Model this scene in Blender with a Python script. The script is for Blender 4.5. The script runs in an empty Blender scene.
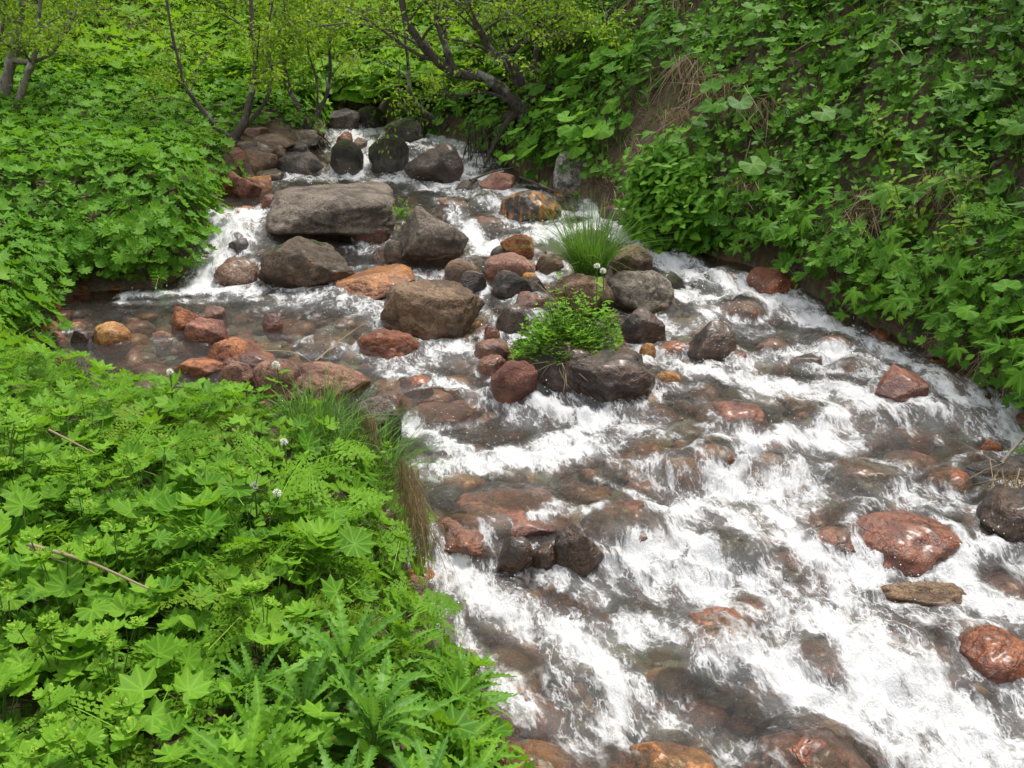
import bpy, bmesh, math, random
import numpy as np
from mathutils import Vector, Matrix

rng = np.random.default_rng(11)
random.seed(11)
sc = bpy.context.scene
COL = sc.collection
R = math.radians

# ------------------------------------------------------------------ noise
_pr = np.random.default_rng(5)
_perm = _pr.permutation(256)
_perm = np.concatenate([_perm, _perm, _perm])
_grad = _pr.normal(size=(256, 3)); _grad /= np.linalg.norm(_grad, axis=1)[:, None]

def pn(P):
    P = np.asarray(P, float)
    i = np.floor(P).astype(int); f = P - i; i &= 255
    u = f * f * f * (f * (f * 6 - 15) + 10)
    out = 0
    for dx in (0, 1):
        for dy in (0, 1):
            for dz in (0, 1):
                h = _perm[_perm[_perm[(i[:, 0] + dx) & 255] + ((i[:, 1] + dy) & 255)] + ((i[:, 2] + dz) & 255)]
                g = _grad[h]
                d = g[:, 0] * (f[:, 0] - dx) + g[:, 1] * (f[:, 1] - dy) + g[:, 2] * (f[:, 2] - dz)
                w = (u[:, 0] if dx else 1 - u[:, 0]) * (u[:, 1] if dy else 1 - u[:, 1]) * (u[:, 2] if dz else 1 - u[:, 2])
                out = out + w * d
    return out * 1.5

def fbm(P, oct=4, gain=.5, lac=2.03):
    a, s, o = 1., 0., 0
    P = np.asarray(P, float).copy()
    for k in range(oct):
        o = o + a * pn(P); s += a; a *= gain; P = P * lac + 17.3
    return o / s

def ss(a, b, x):
    t = np.clip((np.asarray(x, float) - a) / (b - a), 0, 1)
    return t * t * (3 - 2 * t)

# ------------------------------------------------------------------ camera
CAMZ, TH, F = 2.3, R(20.), 1000.
CAM = np.array([0., 0., CAMZ])
FW = np.array([0, math.cos(TH), -math.sin(TH)]); UP = np.array([0, math.sin(TH), math.cos(TH)])

def ray(px, py):
    d = FW + (px - 512) / F * np.array([1., 0, 0]) + (384 - py) / F * UP
    return d / np.linalg.norm(d)

def proj(P):
    P = np.atleast_2d(P) - CAM
    z = P @ FW
    return np.stack([512 + F * P[:, 0] / z, 384 - F * (P @ UP) / z, z], 1)

def at_depth(px, py, y):
    d = ray(px, py)
    return CAM + d * (y / d[1])

# ------------------------------------------------------------------ water level
YL = [-6, 0, 2.6, 4, 5.5, 6.2, 7.45, 8.25, 10.3, 11.3, 12.5, 16, 40]
ZL = [-.5, -.22, 0, .13, .29, .37, .42, .75, .81, .98, 1.1, 1.5, 4]
YR = [-6, 0, 2.6, 4, 6, 7, 8, 8.6, 9.3, 10.3, 11.3, 12.5, 16, 40]
ZR = [-.5, -.22, 0, .13, .34, .43, .56, .67, .76, .82, .98, 1.1, 1.5, 4]
STEPS = [(-.75, .75, 5.2, .10, .28), (.6, 1.5, 4.5, .10, .25), (1.5, 2.9, 5.05, .10, .25), (.3, 1.4, 3.75, .07, .3),
         (1.4, 2.9, 3.75, .09, .25), (.9, 2.6, 6.6, .07, .3), (-.9, .3, 7.6, .08, .3), (-.4, .9, 9.1, .07, .3), (.6, 3., 3.0, .07, .3)]

def Zw(x, y):
    x = np.asarray(x, float); y = np.asarray(y, float)
    wl = 1 - ss(-1.75, -1.15, x)
    z = wl * np.interp(y, YL, ZL) + (1 - wl) * np.interp(y, YR, ZR)
    for x0, x1, yc, d, w in STEPS:
        win = ss(x0 - .15, x0 + .2, x) * (1 - ss(x1 - .2, x1 + .15, x))
        z = z + win * d * (ss(yc - w / 2, yc + w / 2, y) - ss(yc - .9, yc + .9, y))
    return z

def on_water(px, py):
    d = ray(px, py)
    t = np.arange(1.2, 40, .01)
    P = CAM + t[:, None] * d
    k = np.argmax(P[:, 2] <= Zw(P[:, 0], P[:, 1]))
    return P[k]

# ------------------------------------------------------------------ stream edges (head to foot)
_lp = [(322, 127), (318, 140), (300, 165), (262, 178), (212, 197), (200, 215), (197, 240), (190, 273), (140, 289), (80, 292)]
LEFT = [np.array([-2.35, 13.5])] + [on_water(*p)[:2] for p in _lp] + [np.array(p) for p in
        [(-3.3, 6.8), (-3.15, 6.3), (-2.9, 5.7), (-2.5, 5.2), (-1.9, 4.85), (-1.3, 4.65), (-1.0, 4.6), (-.74, 4.5), (-.52, 4.0), (-.40, 3.5),
         (-.22, 3.0), (-.07, 2.65), (.08, 2.2), (.3, 1.4), (.45, 0), (.5, -6)]]
_rp = [(372, 124), (420, 134), (470, 143), (505, 162), (540, 185), (592, 204), (615, 217), (650, 240), (700, 252), (755, 268), (805, 292),
       (870, 325), (950, 362), (1030, 412)]
RIGHT = [np.array([-1.75, 13.5])] + [on_water(*p)[:2] for p in _rp] + [np.array(p) for p in [(2.95, 4.1), (3.15, 3.0), (3.3, 1.5), (3.4, 0), (3.5, -6)]]
LEFT = np.array(LEFT); RIGHT = np.array(RIGHT)

def dpoly(x, y, L):
    d = np.full(np.shape(x), 1e9)
    for a, b in zip(L[:-1], L[1:]):
        ab = b - a
        t = np.clip(((x - a[0]) * ab[0] + (y - a[1]) * ab[1]) / (ab @ ab), 0, 1)
        d = np.minimum(d, np.hypot(x - a[0] - t * ab[0], y - a[1] - t * ab[1]))
    return d

POLY = np.concatenate([LEFT, RIGHT[::-1]])
def inside(x, y):
    x = np.asarray(x, float); y = np.asarray(y, float)
    c = np.zeros(np.shape(x), bool)
    for a, b in zip(POLY, np.roll(POLY, -1, 0)):
        cond = (a[1] > y) != (b[1] > y)
        with np.errstate(divide='ignore', invalid='ignore'):
            xi = (b[0] - a[0]) * (y - a[1]) / (b[1] - a[1] + 1e-12) + a[0]
        c ^= cond & (x < xi)
    return c

# ------------------------------------------------------------------ terrain height
def Hfun(x, y):
    sh = np.shape(x); x = np.ravel(np.asarray(x, float)); y = np.ravel(np.asarray(y, float))
    dl, dr = dpoly(x, y, LEFT), dpoly(x, y, RIGHT)
    ins = inside(x, y)
    n1 = fbm(np.stack([x * .9, y * .9, 0 * x], 1), 4)
    n2 = fbm(np.stack([x * 5, y * 5, 0 * x + 3], 1), 3)
    zw = Zw(np.clip(x, -5, 4), y)
    d = np.minimum(dl, dr)
    bed = zw - .05 - .17 * ss(0, .5, d) + .05 * n2
    # left bank
    near = 1 - ss(5.2, 6.4, y + np.where(x < -3.4, (x + 3.4) * .5, 0))
    hn = .42 * ss(-.02, .45, dl) + .05 * dl + .04 * n1
    hm = .24 * ss(-.02, .14, dl) + .07 * dl + .10 * n1 + .05 * ss(.1, .8, dl)
    hl = zw + near * hn + (1 - near) * hm + np.maximum(0, dl - 5) * .06
    # right bank
    sl = .25 + .67 * ss(-.8, 1.2, x)
    hr = zw + .20 * ss(-.02, .12, dr) + sl * np.minimum(dr, 6) + .35 * np.maximum(0, dr - 6) + .36 * n1 * ss(.2, 1.2, dr) + .07 * n2
    right = (dr < dl)
    w = ss(-.6, .6, dl - dr)
    out = np.where(y > 12.5, hl * (1 - w) + hr * w, np.where(right, hr, hl))
    out = out + .14 * np.maximum(0, y - 13.2) * (1 - ss(.5, 2.5, x)) * np.clip(d, 0, 1) + .3 * np.maximum(0, y - 26)
    return np.where(ins, bed, out).reshape(sh)

def axis(a, b, st, lo, hi, g):
    A = list(np.arange(a, b + 1e-6, st))
    s = st; v = b
    while v < hi:
        s *= g; v += s; A.append(v)
    s = st; v = a; B = []
    while v > lo:
        s *= g; v -= s; B.append(v)
    return np.array(B[::-1] + A)
GX = axis(-5., 5., .05, -45, 45, 1.09); GY = axis(.5, 14., .05, -10, 75, 1.07)
GXX, GYY = np.meshgrid(GX, GY)
GH = Hfun(GXX, GYY)

def H(x, y):
    x = np.asarray(x, float); y = np.asarray(y, float)
    i = np.clip(np.searchsorted(GX, x) - 1, 0, len(GX) - 2); j = np.clip(np.searchsorted(GY, y) - 1, 0, len(GY) - 2)
    u = np.clip((x - GX[i]) / (GX[i + 1] - GX[i]), 0, 1); v = np.clip((y - GY[j]) / (GY[j + 1] - GY[j]), 0, 1)
    return (GH[j, i] * (1 - u) + GH[j, i + 1] * u) * (1 - v) + (GH[j + 1, i] * (1 - u) + GH[j + 1, i + 1] * u) * v

def Zs(x, y):
    return np.where(inside(x, y), Zw(x, y), H(x, y))

def on_surf(px, py, f=None):
    f = f or Zs
    d = ray(px, py)
    t = np.arange(1.0, 45, .01)
    P = CAM + t[:, None] * d
    hit = P[:, 2] <= f(P[:, 0], P[:, 1])
    return P[np.argmax(hit)] if hit.any() else P[-1]

# ------------------------------------------------------------------ mesh helpers
def mesh_np(name, V, Fc, attrs=None, smooth=True, matidx=None):
    V = np.asarray(V, np.float32); Fc = np.asarray(Fc, np.int32)
    me = bpy.data.meshes.new(name)
    n, m = len(V), len(Fc); k = Fc.shape[1]
    me.vertices.add(n); me.vertices.foreach_set('co', V.ravel())
    me.loops.add(m * k); me.loops.foreach_set('vertex_index', Fc.ravel())
    me.polygons.add(m); me.polygons.foreach_set('loop_start', np.arange(0, m * k, k, dtype=np.int32))
    me.polygons.foreach_set('use_smooth', np.full(m, smooth))
    if matidx is not None: me.polygons.foreach_set('material_index', np.asarray(matidx, np.int32))
    for an, av in (attrs or {}).items():
        av = np.asarray(av, np.float32)
        if av.ndim == 1:
            at = me.attributes.new(an, 'FLOAT', 'POINT'); at.data.foreach_set('value', av)
        else:
            at = me.attributes.new(an, 'FLOAT_VECTOR', 'POINT'); at.data.foreach_set('vector', av.ravel())
    me.update(calc_edges=True); me.validate()
    return me

def obj(name, me, mat=None, parent=None, loc=None):
    o = bpy.data.objects.new(name, me); COL.objects.link(o)
    if mat is not None and me is not None and len(me.materials) == 0: me.materials.append(mat)
    if parent is not None: o.parent = parent
    if loc is not None: o.location = loc
    return o

def tag(o, label=None, cat=None, group=None, kind=None):
    if label: o['label'] = label
    if cat: o['category'] = cat
    if group: o['group'] = group
    if kind: o['kind'] = kind
    return o

class G:
    """collects triangles with a tint and a vein value per vertex"""
    def __init__(s): s.V = []; s.F = []; s.t = []; s.v = []; s.n = 0
    def add(s, T, M, p, tint):
        V = T[0] @ np.asarray(M).T + p
        s.V.append(V); s.F.append(T[1] + s.n); s.n += len(V)
        s.t.append(np.full(len(V), tint)); s.v.append(T[2])
    def tube(s, pts, r, sides=4, tint=.5, cap=False):
        pts = np.asarray(pts, float); k = len(pts)
        r = np.broadcast_to(r, (k,))
        tg = np.gradient(pts, axis=0); tg /= np.linalg.norm(tg, axis=1)[:, None] + 1e-9
        ref = np.array([.31, .77, .2]); 
        a = np.cross(tg, ref); a /= np.linalg.norm(a, axis=1)[:, None] + 1e-9
        b = np.cross(tg, a)
        th = np.arange(sides) / sides * 2 * math.pi
        V = pts[:, None] + r[:, None, None] * (a[:, None] * np.cos(th)[None, :, None] + b[:, None] * np.sin(th)[None, :, None])
        V = V.reshape(-1, 3)
        Fs = []
        for i in range(k - 1):
            for j in range(sides):
                q = (i * sides + j, i * sides + (j + 1) % sides, (i + 1) * sides + (j + 1) % sides, (i + 1) * sides + j)
                Fs += [(q[0], q[1], q[2]), (q[0], q[2], q[3])]
        s.V.append(V); s.F.append(np.array(Fs) + s.n); s.n += len(V)
        s.t.append(np.full(len(V), tint)); s.v.append(np.zeros(len(V)))
    def mesh(s, name, smooth=True):
        return mesh_np(name, np.concatenate(s.V), np.concatenate(s.F), {'tint': np.concatenate(s.t), 'vein': np.concatenate(s.v)}, smooth)

def basis(az, tilt, roll=0., scale=1.):
    """local +Y = leaf axis, +Z = leaf face; az = heading, tilt = how far the axis points up"""
    ca, sa, ct, st = math.cos(az), math.sin(az), math.cos(tilt), math.sin(tilt)
    y = np.array([ca * ct, sa * ct, st]); x = np.array([sa, -ca, 0.]); z = np.cross(x, y)
    cr, sr = math.cos(roll), math.sin(roll)
    x2 = x * cr + z * sr; z2 = -x * sr + z * cr
    return np.stack([x2, y, z2], 1) * scale

def curve(p0, p1, bend, k=5):
    p0 = np.asarray(p0, float); p1 = np.asarray(p1, float); m = (p0 + p1) / 2 + np.asarray(bend)
    t = np.linspace(0, 1, k)[:, None]
    return (1 - t) ** 2 * p0 + 2 * t * (1 - t) * m + t * t * p1

def crom(P, k):
    P = np.asarray(P, float); Q = np.concatenate([[2 * P[0] - P[1]], P, [2 * P[-1] - P[-2]]])
    out = []
    for i in range(1, len(Q) - 2):
        for t in np.linspace(0, 1, k, endpoint=False):
            a, b, c, d = Q[i - 1], Q[i], Q[i + 1], Q[i + 2]
            out.append(.5 * (2 * b + (c - a) * t + (2 * a - 5 * b + 4 * c - d) * t * t + (3 * b - a - 3 * c + d) * t ** 3))
    out.append(P[-1])
    return np.array(out)

# ------------------------------------------------------------------ leaf shapes: (V, F, vein)
def leaf_palmate(nl=9, per=6, depth=.25, spread=R(158), cup=.35, crease=.10, teeth=.05, mid=True, longer=.18):
    n = nl * per + 1
    th = np.linspace(-spread, spread, n)
    ph = np.linspace(0, nl, n); fr = ph - np.floor(ph); fr[-1] = 0
    vein = 1 - np.abs(fr - .5) * 2
    r = (1 - depth * (1 - vein) ** 1.1) * (1 - longer + longer * np.cos(th / 2) * 1.1)
    r = r * (1 + teeth * np.where(np.arange(n) % 2 == 0, -1, 1))
    def ring(s):
        rr = r * s
        return np.stack([rr * np.sin(th), rr * np.cos(th), cup * rr ** 2 + crease * (vein - .5) * rr], 1)
    if mid:
        V = np.concatenate([[[0, 0, 0]], ring(.55), ring(1)]); vv = np.concatenate([[1], vein, vein])
    else:
        V = np.concatenate([[[0, 0, 0]], ring(1)]); vv = np.concatenate([[1], vein])
    Fs = []
    for i in range(n - 1):
        Fs.append((0, 1 + i + 1, 1 + i))
        if mid:
            a, b, c, d = 1 + i, 2 + i, n + 2 + i, n + 1 + i
            Fs += [(a, b, c), (a, c, d)]
    return V.astype(float), np.array(Fs), vv.astype(float)

def leaf_long(n=10, w=.16, teeth=.45, fold=.25, droop=.5, peak=.45):
    """length 1 along +Y, jagged edges, folded along the midrib"""
    V, Fs, vv = [], [], []
    for i in range(n + 1):
        t = i / n
        ww = w * (math.sin(math.pi * min(1, t ** .8 * .96 + .04)) ** .8) * (1 + (teeth if i % 2 else -teeth * .7)) if i < n else .004
        z = -droop * t * t * .5
        yy = t * (1 - .12 * droop * t)
        back = -.018 if i % 2 else 0
        z += .012 * math.sin(i * 2.1)
        V += [(-ww, yy - back, z + fold * ww), (0, yy, z), (ww, yy - back, z + fold * ww)]; vv += [0, 1, 0]
        if i:
            a = 3 * (i - 1); b = 3 * i
            for k in (0, 1):
                Fs += [(a + k, a + k + 1, b + k + 1), (a + k, b + k + 1, b + k)]
    return np.array(V), np.array(Fs), np.array(vv, float)

def leaf_ovate(w=.3, fold=.15, droop=.25, n=4):
    V, Fs, vv = [], [], []
    for i in range(n + 1):
        t = i / n
        ww = w * math.sin(math.pi * (t * .93 + .05)) ** .9 * (1.15 - .3 * t) if i < n else .005
        V += [(-ww, t, -droop * t * t + fold * ww), (0, t, -droop * t * t), (ww, t, -droop * t * t + fold * ww)]; vv += [0, 1, 0]
        if i:
            a = 3 * (i - 1); b = 3 * i
            for k in (0, 1):
                Fs += [(a + k, a + k + 1, b + k + 1), (a + k, b + k + 1, b + k)]
    return np.array(V), np.array(Fs), np.array(vv, float)

def leaf_frond(pairs=9, droop=.35, w=.38, sub=4):
    jr = np.random.default_rng(int(droop * 100))
    """twice-divided feathery frond of length 1"""
    Vs, Fs, vv = [], [], []
    def quad(p, d, nrm, L, W):
        b = len(Vs)
        d = d / np.linalg.norm(d); s = np.cross(nrm, d)
        for q in (p, p + d * L * .45 + s * W, p + d * L, p + d * L * .45 - s * W): Vs.append(q)
        vv.extend([1, 0, .3, 0]); Fs.extend([(b, b + 2, b + 1), (b, b + 3, b + 2)])
    nrm0 = np.array([0, 0, 1.])
    for i in range(pairs):
        t = .22 + .78 * i / pairs
        c = np.array([0, t * (1 - .15 * droop * t), -droop * t * t * .55])
        Lp = w * (1 - t * .86) ** .8 * (1 if t > .28 else .85)
        for sgn in (-1, 1):
            d = np.array([sgn * .86, .5 + jr.normal() * .12, -.12 + jr.normal() * .13]); d /= np.linalg.norm(d)
            nr = np.array([sgn * .18, -.1, 1.]); nr /= np.linalg.norm(nr)
            for j in range(sub):
                u = (j + .6) / sub
                pc = c + d * Lp * u
                l2 = Lp * .36 * (1 - u * .65)
                for s2 in (-1, 1):
                    d2 = d * .62 + np.cross(nr, d) * s2 * .75 + jr.normal(size=3) * .14
                    quad(pc, d2, nr, l2 * jr.uniform(.8, 1.25), l2 * .34)
            quad(c + d * Lp * .7, d, nr, Lp * .36, Lp * .07)
    quad(np.array([0, .9, -.45 * droop]), np.array([0, 1., -.4]), nrm0, .12, .03)
    # rachis
    b = len(Vs)
    for t in (0, .5, 1):
        y, z = t * (1 - .15 * droop * t), -droop * t * t * .55 - .002
        Vs.extend([np.array([-.006, y, z]), np.array([.006, y, z])]); vv.extend([1, 1])
    for k in (0, 2): Fs.extend([(b + k, b + k + 1, b + k + 3), (b + k, b + k + 3, b + k + 2)])
    return np.array(Vs), np.array(Fs), np.array(vv, float)

def leaf_blade(n=5, w=.012, droop=.5):
    V, Fs, vv = [], [], []
    for i in range(n + 1):
        t = i / n; ww = w * (1 - t ** 1.6) + .0008
        V += [(-ww, t * (1 - .25 * droop * t), -droop * t * t * .7), (ww, t * (1 - .25 * droop * t), -droop * t * t * .7)]; vv += [.2, .2]
        if i: a = 2 * (i - 1); Fs += [(a, a + 1, a + 3), (a, a + 3, a + 2)]
    return np.array(V), np.array(Fs), np.array(vv, float)

LF = dict(
    mantle=[leaf_palmate(9, 6, d, R(160), c, .11, .03) for d, c in ((.17, .3), (.21, .12), (.14, .5), (.24, -.1))],
    mantle_lo=[leaf_palmate(7, 2, d, R(152), c, .13, 0, mid=False) for d, c in ((.25, .3), (.3, .1), (.22, .5))],
    round=[leaf_palmate(5, 4, .1, R(150), c, .06, .03, longer=.05) for c in (-.12, .1, -.3)],
    cut=[leaf_palmate(5, 10, .52, R(128), c, .12, .13, longer=.5) for c in (.05, -.3, .25, -.5)],
    long=[leaf_long(22, w, .42, .3, dr) for w, dr in ((.085, .6), (.10, 1.1), (.075, .3), (.09, 1.5))],
    ovate=[leaf_ovate(.3, .2, d) for d in (.1, .3, .5)],
    ovate_lo=[leaf_ovate(.32, .2, d, 2) for d in (.1, .35)],
    frond=[leaf_frond(9, d, .40) for d in (.3, .6, .9)],
    blade=[leaf_blade(5, .012, d) for d in (.15, .5, .9, 1.3)],
    celery=[leaf_palmate(3, 6, .42, R(105), .2, .08, .08, mid=False, longer=.15) for c in (0, 1)],
)
def pick(k): return LF[k][rng.integers(len(LF[k]))]
# ------------------------------------------------------------------ materials
class N:
    def __init__(s, name):
        s.m = bpy.data.materials.new(name); s.m.use_nodes = True
        s.t = s.m.node_tree; s.t.nodes.clear(); s.out = s.t.nodes.new('ShaderNodeOutputMaterial')
    def n(s, typ, **kw):
        nd = s.t.nodes.new('ShaderNode' + typ)
        for k, v in kw.items():
            if k.startswith('_'): setattr(nd, k[1:], v)
            else:
                key = k.replace('__', ' ')
                nd.inputs[int(k[1:]) if k[0] == 'i' and k[1:].isdigit() else key].default_value = v
        return nd
    def l(s, a, b): s.t.links.new(a, b); return s
    def math(s, op, a, b=None, c=None, clamp=False):
        nd = s.t.nodes.new('ShaderNodeMath'); nd.operation = op; nd.use_clamp = clamp
        for i, q in enumerate((a, b, c)):
            if q is None: continue
            if isinstance(q, (int, float)): nd.inputs[i].default_value = q
            else: s.l(q, nd.inputs[i])
        return nd.outputs[0]
    def mix(s, f, a, b, blend='MIX'):
        nd = s.t.nodes.new('ShaderNodeMix'); nd.data_type = 'RGBA'; nd.blend_type = blend
        for i, q in ((0, f), (6, a), (7, b)):
            if isinstance(q, (int, float)): nd.inputs[i].default_value = q
            elif isinstance(q, tuple): nd.inputs[i].default_value = (*q[:3], 1)
            else: s.l(q, nd.inputs[i])
        return nd.outputs[2]
    def ramp(s, f, a, b, lo=0., hi=1.):
        nd = s.t.nodes.new('ShaderNodeMapRange'); nd.interpolation_type = 'SMOOTHSTEP'
        s.l(f, nd.inputs[0])
        for i, q in ((1, a), (2, b), (3, lo), (4, hi)): nd.inputs[i].default_value = q
        return nd.outputs[0]
    def noise(s, vec, scale, detail=4, rough=.55, dist=0.):
        nd = s.n('TexNoise', Scale=scale, Detail=detail, Roughness=rough, Distortion=dist)
        if vec is not None: s.l(vec, nd.inputs['Vector'])
        return nd.outputs['Fac']
    def attr(s, name, out='Fac'):
        nd = s.n('Attribute', _attribute_name=name); return nd.outputs[out]

def leaf_mat(name, dark, light, trans=.3, rough=.52, veincol=None, old=None, spec=.12):
    b = N(name)
    tint = b.attr('tint'); vein = b.attr('vein')
    rnd = b.n('ObjectInfo').outputs['Random']
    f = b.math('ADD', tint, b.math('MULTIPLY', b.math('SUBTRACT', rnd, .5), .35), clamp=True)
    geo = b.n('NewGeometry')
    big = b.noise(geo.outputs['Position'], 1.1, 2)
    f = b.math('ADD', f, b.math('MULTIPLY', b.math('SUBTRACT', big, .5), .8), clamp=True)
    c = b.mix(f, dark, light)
    small = b.noise(geo.outputs['Position'], 55, 3)
    c = b.mix(b.math('MULTIPLY', small, .35), c, tuple(q * .55 for q in dark))
    vc = veincol or tuple(min(1, q * 1.5 + .02) for q in light)
    c = b.mix(b.math('MULTIPLY', b.math('POWER', vein, 7.), .45), c, vc)
    if old:
        o = b.ramp(b.noise(geo.outputs['Position'], 21, 4), .66, .72)
        c = b.mix(b.math('MULTIPLY', o, .8), c, old)
    bump = b.n('Bump', Strength=.35, Distance=.004)
    b.l(b.noise(geo.outputs['Position'], 120, 2), bump.inputs['Height'])
    p = b.n('BsdfPrincipled', Roughness=rough)
    p.inputs['Specular IOR Level'].default_value = spec
    b.l(c, p.inputs['Base Color']); b.l(bump.outputs[0], p.inputs['Normal'])
    tr = b.n('BsdfTranslucent')
    tc = b.mix(.5, c, (light[0] * 1.5, light[1] * 1.45, light[2] * .6))
    b.l(tc, tr.inputs[0])
    mx = b.n('MixShader', Fac=trans); b.l(p.outputs[0], mx.inputs[1]); b.l(tr.outputs[0], mx.inputs[2])
    b.l(mx.outputs[0], b.out.inputs[0])
    return b.m

M = {}
M['bright_leaf'] = leaf_mat('bright_leaf', (.055, .17, .011), (.20, .40, .03), .38, old=(.30, .26, .06))
M['mid_leaf'] = leaf_mat('mid_leaf', (.05, .16, .011), (.155, .34, .027), .37, old=(.22, .20, .05))
M['dark_leaf'] = leaf_mat('dark_leaf', (.036, .115, .011), (.12, .275, .026), .35, .5, old=(.18, .16, .04))
M['yellow_leaf'] = leaf_mat('yellow_leaf', (.10, .20, .015), (.22, .36, .03), .4)
M['bud'] = leaf_mat('bud', (.20, .34, .03), (.30, .45, .05), .3)
M['grey_leaf'] = leaf_mat('grey_leaf', (.05, .165, .016), (.16, .35, .04), .32, .38, veincol=(.3, .45, .2))
M['grass'] = leaf_mat('grass', (.07, .17, .02), (.15, .30, .05), .3)
M['stem'] = leaf_mat('stem', (.06, .13, .02), (.13, .22, .04), .1)
M['straw'] = leaf_mat('straw', (.16, .11, .06), (.42, .33, .21), .15, .6, spec=.2)
M['meadow'] = leaf_mat('meadow', (.085, .215, .014), (.23, .42, .03), .42)
M['birch_leaf'] = leaf_mat('birch_leaf', (.11, .22, .014), (.27, .42, .035), .48)
M['fresh_leaf'] = leaf_mat('fresh_leaf', (.08, .23, .015), (.25, .47, .04), .42)
M['petal'] = leaf_mat('petal', (.75, .76, .70), (.85, .86, .82), .2, spec=.2, veincol=(.85, .85, .8))

def bark_mat(name, a, c, lich):
    b = N(name)
    tc = b.n('TexCoord').outputs['Object']
    mp = b.n('Mapping'); mp.inputs['Scale'].default_value = (1, 1, .35); b.l(tc, mp.inputs[0])
    n1 = b.noise(mp.outputs[0], 9, 5, .6, .4); n2 = b.noise(mp.outputs[0], 40, 4)
    col = b.mix(n1, a, c); col = b.mix(b.ramp(n2, .5, .7), col, tuple(q * .5 for q in a))
    col = b.mix(b.ramp(b.noise(tc, 5, 4), .56, .66), col, lich)
    p = b.n('BsdfPrincipled', Roughness=.85); b.l(col, p.inputs['Base Color'])
    bp = b.n('Bump', Strength=.8, Distance=.02); b.l(n2, bp.inputs['Height']); b.l(bp.outputs[0], p.inputs['Normal'])
    b.l(p.outputs[0], b.out.inputs[0]); return b.m
M['bark'] = bark_mat('bark', (.045, .036, .028), (.12, .10, .08), (.24, .24, .21))
M['pale_bark'] = bark_mat('pale_bark', (.10, .08, .06), (.26, .23, .18), (.36, .35, .31))
M['twig'] = bark_mat('twig', (.05, .036, .025), (.12, .09, .06), (.12, .11, .09))
M['root'] = bark_mat('root', (.022, .017, .011), (.05, .038, .022), (.03, .042, .010))

def rock_mat(name, base, alt, spot, mossamt=0., bumpy=1., stain=None):
    b = N(name)
    tc = b.n('TexCoord').outputs['Object']
    rnd = b.n('ObjectInfo').outputs['Random']
    off = b.n('VectorMath', _operation='ADD'); b.l(tc, off.inputs[0])
    cmb = b.n('CombineXYZ')
    b.l(b.math('MULTIPLY', rnd, 37.), cmb.inputs[0]); b.l(b.math('MULTIPLY', rnd, 91.), cmb.inputs[1]); b.l(cmb.outputs[0], off.inputs[1])
    v = off.outputs[0]
    n1 = b.noise(v, 4.5, 6, .62, .6); n2 = b.noise(v, 22, 5, .65, .3); n3 = b.noise(v, 110, 3, .6)
    c = b.mix(b.ramp(n1, .40, .58), tuple(q * .72 for q in base), tuple(q * 1.2 for q in alt))
    c = b.mix(b.math('MULTIPLY', b.ramp(n2, .50, .62), .85), c, spot)
    c = b.mix(b.math('MULTIPLY', b.ramp(n2, .46, .34), .75), c, tuple(q * .3 for q in base))
    c = b.mix(b.math('MULTIPLY', b.ramp(n3, .4, .62), .5), c, tuple(q * .4 for q in base))
    if stain:
        mp = b.n('Mapping'); mp.inputs['Scale'].default_value = (14, 14, 1.6); b.l(tc, mp.inputs[0])
        c = b.mix(b.ramp(b.noise(mp.outputs[0], 1., 3), .47, .62), c, stain)
    li = b.ramp(b.noise(v, 7.5, 8, .7), .60, .66)
    c = b.mix(b.math('MULTIPLY', li, .45), c, tuple(.5 * q + .16 for q in alt))
    vor = b.n('TexVoronoi', _feature='DISTANCE_TO_EDGE', Scale=3.1); 
    wv = b.n('VectorMath', _operation='ADD'); b.l(v, wv.inputs[0])
    nz = b.n('TexNoise', Scale=3., Detail=4.); b.l(v, nz.inputs['Vector']); b.l(nz.outputs['Color'], wv.inputs[1]); b.l(wv.outputs[0], vor.inputs['Vector'])
    crack = b.ramp(vor.outputs['Distance'], 0., .02, 1., 0.)
    c = b.mix(b.math('MULTIPLY', crack, .12), c, tuple(q * .3 for q in base))
    wet = b.attr('wet')
    wf = b.ramp(b.math('ADD', wet, b.math('MULTIPLY', b.math('SUBTRACT', n1, .5), .9)), .35, .65)
    cw = b.mix(1., c, (.80, .62, .48), 'MULTIPLY')
    c = b.mix(wf, c, cw)
    geo = b.n('NewGeometry')
    rough = b.math('SUBTRACT', .82, b.math('MULTIPLY', wf, .46))
    if mossamt > 0:
        sx = b.n('SeparateXYZ'); b.l(geo.outputs['Normal'], sx.inputs[0])
        mm = b.ramp(b.math('ADD', b.math('MULTIPLY', sx.outputs[2], .35), n1), 1.02 - mossamt * .7, 1.12 - mossamt * .7)
        mc = b.mix(n2, (.010, .014, .004), (.05, .058, .012))
        c = b.mix(mm, c, mc); rough = b.math('MAXIMUM', rough, b.math('MULTIPLY', mm, .9))
    h = b.math('ADD', b.math('MULTIPLY', n1, 1.), b.math('ADD', b.math('MULTIPLY', n2, .5), b.math('MULTIPLY', n3, .15)))
    h = b.math('SUBTRACT', h, b.math('MULTIPLY', crack, .12))
    bp = b.n('Bump', Strength=.95 * bumpy, Distance=.045); b.l(h, bp.inputs['Height'])
    p = b.n('BsdfPrincipled'); b.l(c, p.inputs['Base Color']); b.l(rough, p.inputs['Roughness']); b.l(bp.outputs[0], p.inputs['Normal'])
    b.l(b.math('MULTIPLY', wf, .4), p.inputs['Coat Weight']); p.inputs['Coat Roughness'].default_value = .3
    b.l(p.outputs[0], b.out.inputs[0]); return b.m

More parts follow.
